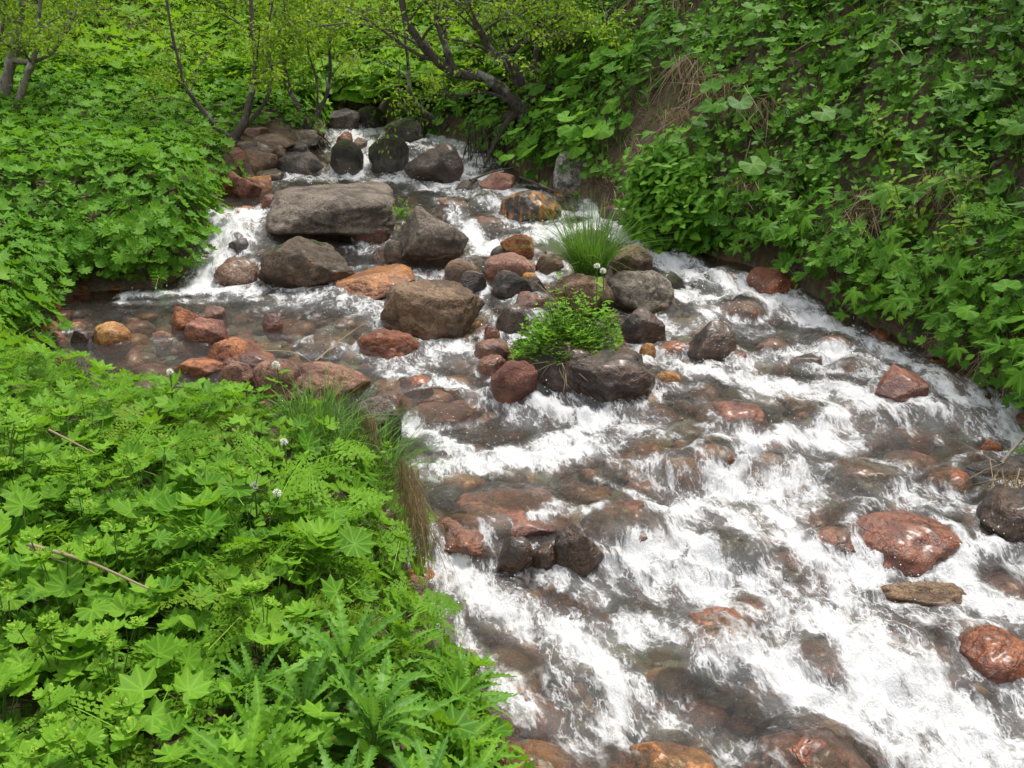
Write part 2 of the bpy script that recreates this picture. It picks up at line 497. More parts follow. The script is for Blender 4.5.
RM = dict(
    brown=rock_mat('brown_stone', (.115, .07, .04), (.22, .145, .085), (.17, .09, .045)),
    grey=rock_mat('grey_stone', (.105, .082, .062), (.19, .155, .12), (.13, .085, .06)),
    darkgrey=rock_mat('dark_grey_stone', (.06, .05, .043), (.12, .10, .085), (.05, .045, .04)),
    dark=rock_mat('dark_stone', (.05, .036, .028), (.11, .072, .05), (.03, .024, .02)),
    rust=rock_mat('rust_stone', (.24, .075, .03), (.38, .15, .06), (.13, .06, .035)),
    red=rock_mat('red_stone', (.20, .07, .045), (.33, .15, .10), (.12, .065, .05)),
    pink=rock_mat('pink_stone', (.34, .165, .115), (.44, .25, .18), (.20, .115, .085)),
    orange=rock_mat('orange_stone', (.38, .165, .045), (.48, .25, .08), (.20, .10, .045)),
    purple=rock_mat('purple_stone', (.16, .08, .055), (.28, .145, .095), (.11, .06, .045)),
    moss=rock_mat('mossy_stone', (.035, .03, .022), (.07, .058, .042), (.03, .03, .018), .62),
    halfmoss=rock_mat('half_mossy_stone', (.10, .066, .04), (.20, .135, .085), (.075, .065, .045), .34),
    lichen=rock_mat('lichen_stone', (.15, .12, .09), (.28, .24, .185), (.10, .085, .07), .26),
    stained=rock_mat('stained_stone', (.055, .042, .03), (.10, .075, .045), (.035, .03, .022), 0, 1, (.42, .22, .03)),
    white=rock_mat('pale_stone', (.10, .085, .07), (.36, .34, .31), (.06, .05, .045)),
)

def soil_mat():
    b = N('bank_soil')
    pos = b.n('NewGeometry').outputs['Position']
    n1 = b.noise(pos, 2.2, 6, .6); n2 = b.noise(pos, 16, 5, .65); n3 = b.noise(pos, 70, 3)
    soil = b.mix(n1, (.055, .036, .022), (.125, .083, .05)); soil = b.mix(b.ramp(n2, .52, .66), soil, (.15, .11, .07))
    soil = b.mix(b.ramp(n1, .55, .72), soil, (.03, .05, .012))
    # pebbly bed
    vor = b.n('TexVoronoi', Scale=11., Randomness=1.); 
    ad = b.n('VectorMath', _operation='ADD'); b.l(pos, ad.inputs[0]); nz = b.n('TexNoise', Scale=7.); b.l(pos, nz.inputs['Vector'])
    sc_ = b.n('VectorMath', _operation='SCALE', Scale=.08); b.l(nz.outputs['Color'], sc_.inputs[0]); b.l(sc_.outputs[0], ad.inputs[1]); b.l(ad.outputs[0], vor.inputs['Vector'])
    sx = b.n('SeparateColor'); b.l(vor.outputs['Color'], sx.inputs[0])
    pc = b.mix(sx.outputs[0], (.13, .10, .06), (.36, .19, .08)); pc = b.mix(b.ramp(sx.outputs[1], .55, .75), pc, (.24, .22, .15))
    pc = b.mix(b.math('MULTIPLY', n2, .7), pc, (.06, .048, .03))
    c = b.mix(b.attr('bed'), soil, pc)
    h = b.math('ADD', n2, b.math('MULTIPLY', n3, .4))
    h = b.math('SUBTRACT', h, b.math('MULTIPLY', b.math('MULTIPLY', vor.outputs['Distance'], b.attr('bed')), 1.2))
    bp = b.n('Bump', Strength=.9, Distance=.04); b.l(h, bp.inputs['Height'])
    p = b.n('BsdfPrincipled', Roughness=.9); b.l(c, p.inputs['Base Color']); b.l(bp.outputs[0], p.inputs['Normal'])
    b.l(p.outputs[0], b.out.inputs[0]); return b.m
M['soil'] = soil_mat()

def water_mat():
    b = N('stream_water')
    foam = b.attr('foam'); flow = b.attr('flow', 'Vector')
    def st(sx, sy):
        mp = b.n('Mapping'); mp.inputs['Scale'].default_value = (sx, sy, 1); b.l(flow, mp.inputs[0]); return mp.outputs[0]
    w = b.n('TexNoise', Scale=3.5, Detail=3.); b.l(flow, w.inputs['Vector'])
    wa = b.n('VectorMath', _operation='MULTIPLY_ADD'); b.l(w.outputs['Color'], wa.inputs[0]); wa.inputs[1].default_value = (.10, .10, 0); b.l(flow, wa.inputs[2])
    flow = wa.outputs[0]
    n0 = b.noise(st(1, .55), 3.2, 3, .5)
    n1 = b.noise(st(1, .5), 8.5, 10, .68)
    n2 = b.noise(st(1, .6), 34, 6, .7)
    n3 = b.noise(st(1, 1), 120, 3, .6)
    nb = b.noise(st(1, .45), 17, 6, .62)
    line = b.ramp(b.math('ABSOLUTE', b.math('SUBTRACT', nb, .5)), .0, .035, 1., 0.)
    f = b.math('ADD', b.math('MULTIPLY', foam, .83), b.math('MULTIPLY', b.math('SUBTRACT', n1, .5), 2.9))
    f = b.math('ADD', f, b.math('MULTIPLY', b.math('SUBTRACT', n0, .5), 1.5))
    f = b.math('ADD', f, b.math('MULTIPLY', b.math('SUBTRACT', n2, .5), .95))
    f = b.math('ADD', f, b.math('MULTIPLY', line, b.math('MULTIPLY', b.ramp(foam, .1, .55), .34)))
    thick = b.ramp(f, .28, 1.08)
    thick = b.math('MULTIPLY', thick, b.ramp(foam, .02, .22))
    veil = b.math('ADD', .012, b.math('MULTIPLY', b.ramp(foam, .14, .8), b.math('MULTIPLY', n0, .30)))
    thick = b.math('MAXIMUM', thick, veil)
    bp = b.n('Bump', Strength=.8, Distance=.035)
    h = b.math('ADD', b.math('MULTIPLY', n1, 1.), b.math('ADD', b.math('MULTIPLY', n2, .45), b.math('MULTIPLY', n0, .8)))
    b.l(h, bp.inputs['Height'])
    fr = b.n('Fresnel', IOR=1.34); b.l(bp.outputs[0], fr.inputs['Normal'])
    tr = b.n('BsdfTransparent', Color=(.88, .90, .80, 1))
    gl = b.n('BsdfGlossy', Roughness=.08); gl.inputs['Color'].default_value = (1, 1, 1, 1); b.l(bp.outputs[0], gl.inputs['Normal'])
    m1 = b.n('MixShader'); b.l(b.math('MULTIPLY', fr.outputs[0], 1.0, clamp=True), m1.inputs[0]); b.l(tr.outputs[0], m1.inputs[1]); b.l(gl.outputs[0], m1.inputs[2])
    # aerated water under the crests: a thin milky veil
    df = b.n('BsdfPrincipled', Roughness=.35); df.inputs['Base Color'].default_value = (.83, .84, .85, 1)
    bf = b.n('Bump', Strength=.7, Distance=.03); b.l(b.math('ADD', b.math('MULTIPLY', n2, .7), b.math('ADD', n1, b.math('MULTIPLY', n3, .4))), bf.inputs['Height']); b.l(bf.outputs[0], df.inputs['Normal'])
    tl = b.n('BsdfTranslucent', Color=(.84, .87, .88, 1))
    fm = b.n('MixShader', Fac=.25); b.l(df.outputs[0], fm.inputs[1]); b.l(tl.outputs[0], fm.inputs[2])
    m2 = b.n('MixShader'); b.l(thick, m2.inputs[0]); b.l(m1.outputs[0], m2.inputs[1]); b.l(fm.outputs[0], m2.inputs[2])
    b.l(m2.outputs[0], b.out.inputs[0]); return b.m
M['water'] = water_mat()

def drop_mat():
    b = N('spray'); p = b.n('BsdfPrincipled', Roughness=.2); p.inputs['Base Color'].default_value = (.85, .87, .88, 1)
    b.l(p.outputs[0], b.out.inputs[0]); return b.m
M['spray'] = drop_mat()

# ------------------------------------------------------------------ ground
_nx, _ny = len(GX), len(GY)
_idx = np.arange(_nx * _ny).reshape(_ny, _nx)
_q = np.stack([_idx[:-1, :-1], _idx[:-1, 1:], _idx[1:, 1:], _idx[1:, :-1]], -1).reshape(-1, 4)
_bed = inside(GXX, GYY).astype(float).ravel()
ground = obj('ground', mesh_np('ground', np.stack([GXX, GYY, GH], -1).reshape(-1, 3), _q, {'bed': _bed}), M['soil'])
tag(ground, 'brown earth of the stream banks, hillside and pebbly stream bed', 'ground', kind='structure')

# ------------------------------------------------------------------ rocks
_bm = bmesh.new(); bmesh.ops.create_icosphere(_bm, subdivisions=5, radius=1)
ICO5 = np.array([v.co[:] for v in _bm.verts]); ICO5F = np.array([[v.index for v in f.verts] for f in _bm.faces]); _bm.free()
_bm = bmesh.new(); bmesh.ops.create_icosphere(_bm, subdivisions=4, radius=1)
ICO4 = np.array([v.co[:] for v in _bm.verts]); ICO4F = np.array([[v.index for v in f.verts] for f in _bm.faces]); _bm.free()
_bm = bmesh.new(); bmesh.ops.create_icosphere(_bm, subdivisions=2, radius=1)
ICO2 = np.array([v.co[:] for v in _bm.verts]); ICO2F = np.array([[v.index for v in f.verts] for f in _bm.faces]); _bm.free()

def rock_shape(V, seed, box=2.6, cuts=7, cutd=(.62, .92), lump=.16, peak=None):
    cuts = int(cuts * 1.6); cutd = (cutd[0] * .95, cutd[1])
    r = np.random.default_rng(seed)
    p = box
    V = V / (np.abs(V) ** p).sum(1)[:, None] ** (1 / p)
    V = V * (1 + lump * fbm(V * 1.1 + seed * 3.7, 2)[:, None])
    for k in range(cuts):
        n = r.normal(size=3); n /= np.linalg.norm(n); d = r.uniform(*cutd)
        e = V @ n - d
        V = V - np.maximum(e, 0)[:, None] * n * .88
    if peak:   # (x, height): pull the top into a ridge leaning to one side
        k = np.maximum(V[:, 2], 0)
        V[:, 0] += k * peak[0]; sq = 1 - k * peak[1]
        V[:, 0] = (V[:, 0] - k * peak[0]) * sq + k * peak[0]; V[:, 1] *= sq
    nr = V / np.linalg.norm(V, axis=1)[:, None]
    V = V + nr * (.085 * fbm(V * 2.6 + seed, 4) + .035 * fbm(V * 8 + seed, 4) - .05 * (1 - np.minimum(1, np.abs(fbm(V * 2.1 + seed + 50, 3)) * 9)))[:, None]
    lo, hi = V.min(0), V.max(0)
    return (V - (lo + hi) / 2) / ((hi - lo) / 2)

ROCKS = []
def rock(name, label, box, mat, dr=.75, shape={}, seed=None, wetband=.11, rot=None, wash=False, zb=0., f=None, flatten=None, cat='rock', minh=.28):
    """box = (left, right, top, bottom) of what shows above the water"""
    l, r_, t, b = box
    seed = seed if seed is not None else (int(l) * 7 + int(t) * 13) % 9973
    rg = np.random.default_rng(seed)
    cx = (l + r_) / 2
    fr = on_surf(cx, b, f)
    sl = np.linalg.norm(fr - CAM); a = math.asin((CAM[2] - fr[2]) / sl)
    W = (r_ - l) * sl / F; ext = (b - t) * sl / F
    D = dr * W
    Hh = (ext - .5 * D * math.sin(a)) / math.cos(a)
    if Hh < minh * ext: 
        Hh = minh * ext; D = max(.3 * W, (ext - Hh * math.cos(a)) / (.5 * math.sin(a)) * .8); D = min(D, 1.3 * W)
    big = (r_ - l) > 60
    if wash: Hh = min(Hh, .22 * W)
    U = rock_shape(ICO5 if big else ICO4, seed, **shape)
    sub = .09 + .12 * Hh
    rz = rot if rot is not None else rg.uniform(-.5, .5)
    c, s = math.cos(rz), math.sin(rz)
    U = np.stack([U[:, 0] * c - U[:, 1] * s, U[:, 0] * s + U[:, 1] * c, U[:, 2]], 1)
    U = U / np.abs(U).max(0)
    x, y = fr[0], fr[1] + .4 * D
    for it in range(7):
        z0 = float(fr[2]) + zb
        hz = .5 * (Hh + sub)
        P = U * np.array([W / 2, D / 2, hz]) + np.array([x, y, z0 + Hh - hz])
        vis = P[P[:, 2] > z0 + .002]
        if len(vis) < 8: Hh *= 1.4; continue
        q = proj(vis)
        pl, pr_, pt, pb = q[:, 0].min(), q[:, 0].max(), q[:, 1].min(), q[:, 1].max()
        W *= ((r_ - l) / max(pr_ - pl, 2)) ** .8
        x += ((l + r_) / 2 - (pl + pr_) / 2) * sl / F * .9
        y += (pb - b) * sl / F / max(math.sin(a), .15) * .7
        dz = (pt - t + (b - pb)) * sl / F / math.cos(a)
        if Hh + dz * .8 < .12 * W and dz < 0: D *= .88
        Hh = max(Hh + dz * .8, .10 * W)
        if wash: Hh = min(Hh, .24 * W)
    z0 = float(fr[2]) + zb; hz = .5 * (Hh + sub)
    Pl = U * np.array([W / 2, D / 2, hz])
    org = np.array([x, y, z0 + Hh - hz])
    rel = Pl[:, 2] + org[2] - Zw(Pl[:, 0] + x, Pl[:, 1] + y)
    if wetband > .08: wetband = max(wetband, .34 * Hh)
    wet = 1 - ss(wetband * .3, wetband * 1.7, rel)
    if wash or mat == 'dark': wet = np.maximum(wet, .8 if wash else .55)
    me = mesh_np(name, Pl, ICO5F if big else ICO4F, {'wet': wet})
    o = obj(name, me, RM[mat], loc=org)
    tag(o, label, cat)
    ROCKS.append(dict(x=x, y=y, W=W, D=D, H=Hh, z0=z0, wash=wash, o=o, inwater=bool(inside(np.array([x]), np.array([y]))[0])))
    return o

FLAT = dict(box=4.5, cuts=9, cutd=(.7, .95), lump=.1)
SLAB = dict(box=6, cuts=6, cutd=(.8, 1.05), lump=.08)
ROUND = dict(box=2.3, cuts=4, cutd=(.8, .97), lump=.14)
ANG = dict(box=2.8, cuts=12, cutd=(.55, .85), lump=.12)
LUMP = dict(box=2.2, cuts=4, cutd=(.72, .95), lump=.28)
def PK(x, h): return dict(box=2.5, cuts=8, cutd=(.6, .9), lump=.12, peak=(x, h))
# ---- upper stream
rock('boulder', 'dark mossy round boulder, left one of the mossy pair in the upper cascade', (330, 364, 138, 174), 'moss', .8, ROUND)
rock('boulder', 'dark mossy boulder right of the other mossy one, white water all round it', (368, 409, 134, 172), 'moss', .8, LUMP)
rock('boulder', 'long dark wedge of rock with a brown right end, slanting across the upper cascade', (404, 464, 143, 182), 'dark', .6, PK(.35, .35), rot=.35)
rock('boulder', 'low mossy boulder below the leaning tree at the head of the stream', (384, 428, 118, 141), 'moss', .8, ROUND)
rock('rock', 'small reddish-brown stone perched behind the left mossy boulder', (337, 353, 131, 144), 'rust', .8, ANG)
rock('rock', 'small brown stone just right of the reddish one behind the mossy boulders', (353, 368, 137, 149), 'brown', .8, ANG)
rock('rock', 'flat dark rust stone with twigs on it in the fast upper water', (480, 516, 172, 190), 'red', .9, FLAT)
rock('rock', 'thin dark flat stone beside the twig-covered rust stone', (455, 482, 179, 190), 'dark', .8, FLAT)
rock('boulder', 'rounded dark boulder with yellow-orange streaks and a film of water over it', (500, 562, 190, 222), 'stained', .8, ROUND, wetband=.4)
rock('boulder', 'broad flat grey slab with a shadowed overhang, the largest block upstream', (266, 397, 181, 237), 'grey', 1.15, dict(box=6, cuts=3, cutd=(.85, 1.1), lump=.05), rot=.12, seed=21, wetband=.03)
rock('boulder', 'brown-grey boulder tucked under the front of the grey slab', (258, 355, 236, 288), 'halfmoss', .7, LUMP, seed=40)
rock('rock', 'low brown rock half awash at the foot of the left waterfall', (213, 262, 257, 285), 'brown', .9, ROUND, wetband=.2)
rock('rock', 'dark wet stone standing in the left waterfall', (228, 251, 238, 252), 'darkgrey', .8, ANG, wetband=.5)
rock('boulder', 'pointed grey boulder with flat sloping faces and a rusty right side', (388, 469, 206, 260), 'grey', .75, PK(-.2, .5), seed=31, wetband=.06)
rock('rock', 'small mossy stone at the left foot of the pointed grey boulder', (372, 401, 246, 263), 'halfmoss', .8, ROUND)
rock('rock', 'small round grey stone leaning on the pointed grey boulder', (384, 403, 240, 257), 'grey', .8, ROUND, zb=.03)
rock('rock', 'red flat stone with a thin curtain of water beneath the grey slab', (354, 391, 224, 243), 'red', .9, FLAT, wetband=.2)
rock('rock', 'orange-brown flat stone with water sliding over it, left above the big brown boulder', (335, 416, 264, 296), 'orange', 1., FLAT, wetband=.16)
rock('boulder', 'big rounded brown boulder in the middle of the stream', (380, 485, 279, 339), 'brown', .72, LUMP, seed=77, wetband=.06)
rock('rock', 'dark grey-brown stone above the right shoulder of the big brown boulder', (444, 481, 258, 284), 'brown', .8, ROUND)
rock('rock', 'reddish-brown wet stone touching the right shoulder of the big brown boulder', (460, 487, 270, 296), 'dark', .8, ANG)
rock('rock', 'smooth salmon-pink stone, brightest of the heap above the small island', (484, 536, 252, 277), 'pink', .7, ROUND, wetband=.03, seed=5)
rock('rock', 'flat dark stone carrying a small orange one', (490, 547, 242, 261), 'dark', .8, FLAT, wetband=.02)
rock('rock', 'small orange-brown stone sitting on a flat dark one in midstream', (500, 534, 234, 250), 'rust', .8, ANG, zb=.05, wetband=.01)
rock('rock', 'dark grey angular stone below the salmon-pink stone', (492, 531, 270, 298), 'darkgrey', .8, ANG)
rock('rock', 'small black stone wedged right of the dark grey angular one', (524, 547, 276, 294), 'dark', .8, ANG)
rock('rock', 'flat dark brown stone at the upper left of the leafy clump', (515, 550, 291, 310), 'purple', .8, FLAT)
rock('rock', 'pale brown stone at the left root of the tall grass tuft', (534, 564, 254, 274), 'brown', .8, LUMP, wetband=.01)
rock('rock', 'small tan stone squeezed between pink stone and grass tuft', (521, 539, 272, 285), 'orange', .8, ROUND, zb=.02, wetband=.01)
rock('rock', 'dull grey stone half under water left of the leafy clump', (496, 530, 304, 332), 'darkgrey', .9, ROUND, wetband=.25)
rock('rock', 'tiny red stone in the trickle left of the leafy clump', (484, 500, 324, 338), 'red', .8, ROUND)
rock('rock', 'rust-coloured angular stone with a black left side, below the leafy clump', (490, 538, 360, 401), 'red', .8, PK(.2, .3), seed=12)
rock('rock', 'grey-brown flat stone behind the rust-coloured angular one', (474, 512, 338, 361), 'purple', .9, FLAT)
rock('rock', 'low greenish-brown stone against the left side of the leafy clump', (506, 548, 340, 364), 'halfmoss', .9, ROUND)
rock('rock', 'purplish stone touching the rust-coloured angular one from the left', (478, 508, 354, 373), 'purple', .9, ROUND)
rock('boulder', 'big dark wet boulder under the leafy clump, front of the island', (556, 656, 347, 402), 'dark', .75, LUMP, seed=92, wetband=.10)
rock('boulder', 'dark broad base stone under the leafy clump', (530, 600, 340, 392), 'dark', .8, ROUND, wetband=.05)
rock('boulder', 'upright brown boulder between the tall grass and the leafy clump', (554, 616, 273, 316), 'brown', .7, PK(.1, .35), seed=8, wetband=.01)
rock('boulder', 'speckled grey boulder with a dark hole, right of the tall grass', (605, 676, 270, 313), 'lichen', .8, LUMP, seed=23, wetband=.03)
rock('boulder', 'smooth brown boulder behind the speckled grey one', (610, 653, 244, 276), 'brown', .8, ROUND, wetband=.02)
rock('rock', 'dark wet stone beneath the speckled grey boulder', (620, 666, 307, 341), 'dark', .8, ANG)
rock('rock', 'flat dark green-black stone right of the speckled grey boulder', (654, 686, 272, 291), 'moss', .9, FLAT)
rock('rock', 'small yellow-brown stone in the trickle right of the island', (639, 656, 343, 355), 'orange', .8, ROUND, wetband=.01)
rock('rock', 'yellow-brown flat pebble by the right end of the dark island boulder', (656, 681, 370, 381), 'orange', .8, ROUND, wetband=.01)
rock('rock', 'rusty streaked stone washed by a chute right of the island', (655, 692, 321, 353), 'rust', .9, LUMP, wash=True)
rock('boulder', 'dark brown pointed boulder alone in the white water right of the island', (686, 737, 320, 361), 'dark', .8, PK(.2, .35), seed=19, wetband=.1)
rock('rock', 'orange stone just under water right of the dark pointed boulder', (722, 752, 346, 362), 'rust', 1., ROUND, wash=True)
rock('rock', 'tan flat stone beside the white-topped dark rock at the foot of the right bank', (598, 640, 205, 222), 'brown', .8, FLAT)
rock('boulder', 'white-topped dark boulder at the water edge under the right bank', (553, 596, 150, 190), 'white', .8, PK(-.2, .35), seed=3, wetband=.05)
rock('rock', 'black wet stone in the upper water left of the white-topped boulder', (470, 500, 190, 204), 'darkgrey', .9, ROUND, wash=True)
rock('rock', 'brick-red stone awash above the middle chute', (470, 508, 212, 228), 'red', .9, ROUND, wash=True)
rock('rock', 'reddish stone awash left of the yellow-streaked boulder', (436, 470, 196, 210), 'purple', .9, FLAT, wash=True)
rock('rock', 'dark stone added over the black cavity at the very head of the visible stream, left of two', (326, 360, 108, 131), 'darkgrey', .8, LUMP)  # added stone, fills the shaded cavity under the overhanging leaves
rock('rock', 'mossy dark stone added over the black cavity at the very head of the visible stream, right of two', (354, 386, 106, 127), 'moss', .8, ROUND)  # second added stone, stands where only shade lies under the leaves
# ---- left of the stream, upper
rock('rock', 'smooth red-brown stone at the lip of the left waterfall, by the leafy bank', (211, 241, 171, 193), 'rust', .8, ROUND, wetband=.02)
rock('rock', 'reddish stone right next to the smooth red-brown one at the lip', (232, 262, 175, 197), 'red', .8, ANG, wetband=.03)
rock('rock', 'bright orange wet stone at the lip of the left waterfall', (246, 272, 175, 191), 'orange', .8, FLAT)
rock('rock', 'long brown stone leaning towards the dark boulder by the tree roots', (236, 278, 149, 172), 'brown', .8, FLAT, rot=.3, wetband=.01)
rock('boulder', 'dark flat-topped boulder under the forked tree', (272, 324, 150, 175), 'darkgrey', .8, LUMP, wetband=.03)
rock('rock', 'low mossy stone in front of the dark flat-topped boulder', (246, 284, 165, 180), 'halfmoss', .8, FLAT)
rock('rock', 'small purple-red stone in the shallow water above the left waterfall', (261, 281, 194, 208), 'red', .8, ANG)
rock('rock', 'small orange-brown stone at the very lip of the left waterfall', (236, 254, 200, 212), 'orange', .9, FLAT, wash=True)
rock('rock', 'dark brown stone half in the shallows left of the grey slab', (282, 306, 186, 198), 'dark', .8, FLAT)
for k, (bx, mt, lb) in enumerate([((234, 274, 140, 151), 'grey', 'pale flat stone, lowest left in the heap between the two streamside trees'),
        ((250, 292, 133, 143), 'brown', 'tan flat stone, middle of the heap between the two streamside trees'),
        ((272, 310, 141, 152), 'darkgrey', 'dark flat stone, lower right in the heap between the two streamside trees'),
        ((240, 270, 127, 137), 'purple', 'purplish stone, upper left in the heap between the two streamside trees'),
        ((278, 318, 129, 140), 'grey', 'grey flat stone against the right-hand tree of the stone heap'),
        ((268, 288, 145, 157), 'lichen', 'small pale stone under the heap between the two streamside trees'),
        ((226, 246, 146, 160), 'rust', 'small rust stone beside the roots of the left streamside tree')]):
    rock('rock', lb, bx, mt, .9, FLAT, wetband=-.1, seed=300 + k)
# ---- left pool
rock('rock', 'rust-brown stone, left of the touching pair in the quiet pool', (171, 204, 306, 331), 'rust', .8, ANG, wetband=.03)
rock('rock', 'wine-red stone, right of the touching pair in the quiet pool', (184, 229, 317, 340), 'red', .8, ANG, wetband=.04, seed=51)
rock('rock', 'pink-brown flat stone behind the touching pair in the quiet pool', (200, 226, 306, 319), 'purple', .9, FLAT, wetband=.1)
rock('rock', 'small lone reddish stone in the right half of the quiet pool', (262, 283, 313, 329), 'red', .8, ROUND)
rock('rock', 'smooth bright orange stone at the near edge of the quiet pool', (92, 130, 321, 343), 'orange', .7, ROUND, wetband=.02, seed=14)
rock('rock', 'dull orange stone under water left of the bright orange one', (60, 86, 318, 331), 'orange', .9, ROUND, wash=True)
rock('rock', 'small dark stone beside the bright orange one', (71, 97, 330, 342), 'dark', .8, FLAT)
rock('rock', 'orange stone at the far left end of the quiet pool', (42, 63, 321, 334), 'orange', .9, ROUND, wetband=.05)
rock('rock', 'small pale-rimmed stone at the far left end of the quiet pool, near shore', (44, 66, 330, 343), 'purple', .9, ROUND, wetband=.03)
rock('rock', 'small orange stone left of the touching pair in the quiet pool', (152, 172, 326, 337), 'rust', .9, FLAT, wash=True)
rock('boulder', 'broad red slab just breaking the water above the near bank', (204, 270, 336, 370), 'rust', .9, FLAT, wetband=.05, seed=61)
rock('rock', 'dark red wet stone at the right end of the broad red slab', (230, 274, 348, 368), 'red', .9, ROUND, wetband=.2)
rock('rock', 'flat rust stone poking out of the leaves, left of the pinkish one', (176, 226, 357, 374), 'rust', .9, FLAT, wetband=.03)
rock('rock', 'pinkish round stone at the rim of the near bank', (219, 257, 361, 390), 'purple', .8, ROUND, wetband=.02)
rock('rock', 'dull purple-brown stone right of the pinkish one at the rim of the near bank', (252, 302, 358, 396), 'purple', .8, LUMP, wetband=.03)
rock('boulder', 'long flat purple-brown rock behind the near grass, dry on top', (280, 374, 361, 404), 'purple', .8, FLAT, wetband=.05, seed=70)
rock('rock', 'rusty cracked boulder with water breaking on its left, above the near chute', (357, 419, 329, 359), 'rust', .8, LUMP, wetband=.06)
rock('rock', 'dark soaked lump of bank soil at the grassy tip of the near bank', (348, 402, 396, 446), 'dark', .8, LUMP, wetband=.1, seed=2)  # bank soil built with the stone mesh
rock('rock', 'purple stone in the chute beside the grassy tip of the near bank', (371, 405, 390, 414), 'purple', .9, ROUND, wetband=.2)
rock('rock', 'dark red stone awash at the top of the near chute', (404, 476, 402, 424), 'red', 1., ROUND, wash=True)
rock('rock', 'brown stone awash below the rusty cracked boulder', (400, 432, 372, 388), 'rust', 1., ROUND, wash=True)
rock('rock', 'faint red stone under the riffle left of the big brown boulder', (300, 345, 338, 354), 'purple', 1., ROUND, wash=True)
# ---- lower stream
rock('rock', 'black round wet stone, left one of the group standing in the lower white water', (498, 535, 536, 571), 'dark', .8, ROUND, wetband=.5)
rock('rock', 'brown wet stone between the black round and black pointed ones', (528, 560, 540, 572), 'dark', .8, ANG, wetband=.3)
rock('rock', 'black pointed wet stone, right one of the group in the lower white water', (552, 605, 524, 576), 'dark', .8, PK(-.15, .5), wetband=.5, seed=4)
rock('boulder', 'broad reddish rock with water sliding over, left above the black stones', (452, 572, 488, 545), 'red', 1., FLAT, wash=True, minh=.2)
rock('boulder', 'brown-grey rock with water sliding over, beside the near bank', (424, 500, 500, 560), 'purple', 1., FLAT, wash=True, minh=.2)
rock('boulder', 'dark brown rock under a glassy sheet of water, centre of the lower stream', (580, 668, 468, 545), 'purple', 1., LUMP, wash=True, minh=.2)
rock('rock', 'orange-yellow stone breaking the surface, centre of the lower stream', (664, 712, 444, 482), 'orange', 1., LUMP, wash=True)
rock('rock', 'rust stone touching the orange-yellow one in the lower stream', (694, 736, 434, 462), 'rust', 1., ROUND, wash=True)
rock('rock', 'dark red stone awash in the middle right rapids', (698, 768, 399, 430), 'red', 1., ROUND, wash=True)
rock('boulder', 'dark red angular rock parting the water under the right bank', (874, 930, 364, 400), 'red', .9, ANG, wetband=.1)
rock('rock', 'rounded red stone left of the dark red angular rock', (836, 878, 348, 374), 'red', .9, ROUND, wash=True)
rock('rock', 'brown stone awash right of the dark red angular rock', (924, 986, 366, 388), 'rust', 1., ROUND, wash=True)
rock('rock', 'red-brown stone awash upstream of the dark red angular rock', (812, 852, 328, 350), 'rust', 1., ROUND, wash=True)
rock('rock', 'brown stone awash in the middle of the right rapids', (756, 790, 332, 352), 'purple', 1., ROUND, wash=True)
rock('rock', 'thin dark flat stone in the right rapids', (790, 822, 354, 364), 'dark', .8, FLAT)
rock('rock', 'tan stone awash at the top of the right rapids', (720, 765, 300, 318), 'rust', 1., ROUND, wash=True)
rock('boulder', 'large rounded red boulder with a film of water, right side of the lower stream', (848, 964, 510, 576), 'red', .9, ROUND, wetband=.4, seed=55)
rock('rock', 'flat yellow-brown dry stone in the white water below the large red boulder', (872, 968, 581, 607), 'brown', .6, FLAT, wetband=.015, seed=9)
rock('boulder', 'rust and black rock cut by the right edge of the picture', (952, 1040, 624, 684), 'rust', .9, LUMP, wetband=.1)
rock('rock', 'small rust rock at the right edge above the rust and black one', (990, 1034, 566, 600), 'rust', .9, ROUND, wash=True)
rock('boulder', 'grey-brown rock under sliding water upstream of the large red boulder', (828, 902, 452, 496), 'brown', 1., LUMP, wash=True)
rock('rock', 'red stone awash in the quiet right-hand pool', (884, 936, 450, 470), 'red', 1., ROUND, wash=True)
rock('rock', 'brown-red stone awash left of the black slab', (926, 972, 466, 490), 'rust', 1., ROUND, wash=True)
rock('rock', 'small bright rust stone standing in the quiet right-hand pool', (980, 1004, 439, 453), 'rust', .8, ANG, wetband=.01)
rock('boulder', 'flat black slab jutting from the right edge over the water', (958, 1050, 455, 482), 'darkgrey', .7, SLAB, wetband=.02)
rock('boulder', 'pinkish rock under foam, lower middle', (682, 758, 606, 656), 'pink', 1., LUMP, wash=True, minh=.2)
rock('rock', 'dark brown rock awash behind the pinkish rock', (718, 778, 594, 624), 'purple', 1., ROUND, wash=True)
rock('rock', 'red-brown rock awash right of the pinkish rock', (788, 848, 634, 678), 'red', 1., ROUND, wash=True)
rock('boulder', 'red boulder with dark streaks at the bottom edge of the picture', (758, 880, 706, 800), 'red', .9, PK(0, .4), wash=True, seed=16)
rock('boulder', 'smooth orange rock under clear water beside the nearest plants', (496, 572, 704, 790), 'orange', .9, ROUND, wash=True, minh=.15)
rock('rock', 'dull red rock at the waterline under the hanging straw', (428, 486, 640, 684), 'red', .9, ROUND, wash=True)
rock('rock', 'brown rock awash above the large red boulder', (812, 858, 508, 552), 'purple', 1., ROUND, wash=True)
rock('rock', 'grey rock with water folding over it in the lower rapids', (706, 770, 528, 566), 'darkgrey', 1., ROUND, wash=True)
rock('rock', 'yellowish flat rock under the water at the bottom edge', (630, 720, 740, 800), 'orange', 1., FLAT, wash=True, minh=.12)
rock('rock', 'orange wet rock at the foot of the right bank', (746, 800, 267, 293), 'rust', .8, FLAT, wetband=.1)
rock('rock', 'brown rock awash left of the orange one at the foot of the right bank', (708, 750, 258, 284), 'brown', 1., ROUND, wash=True)
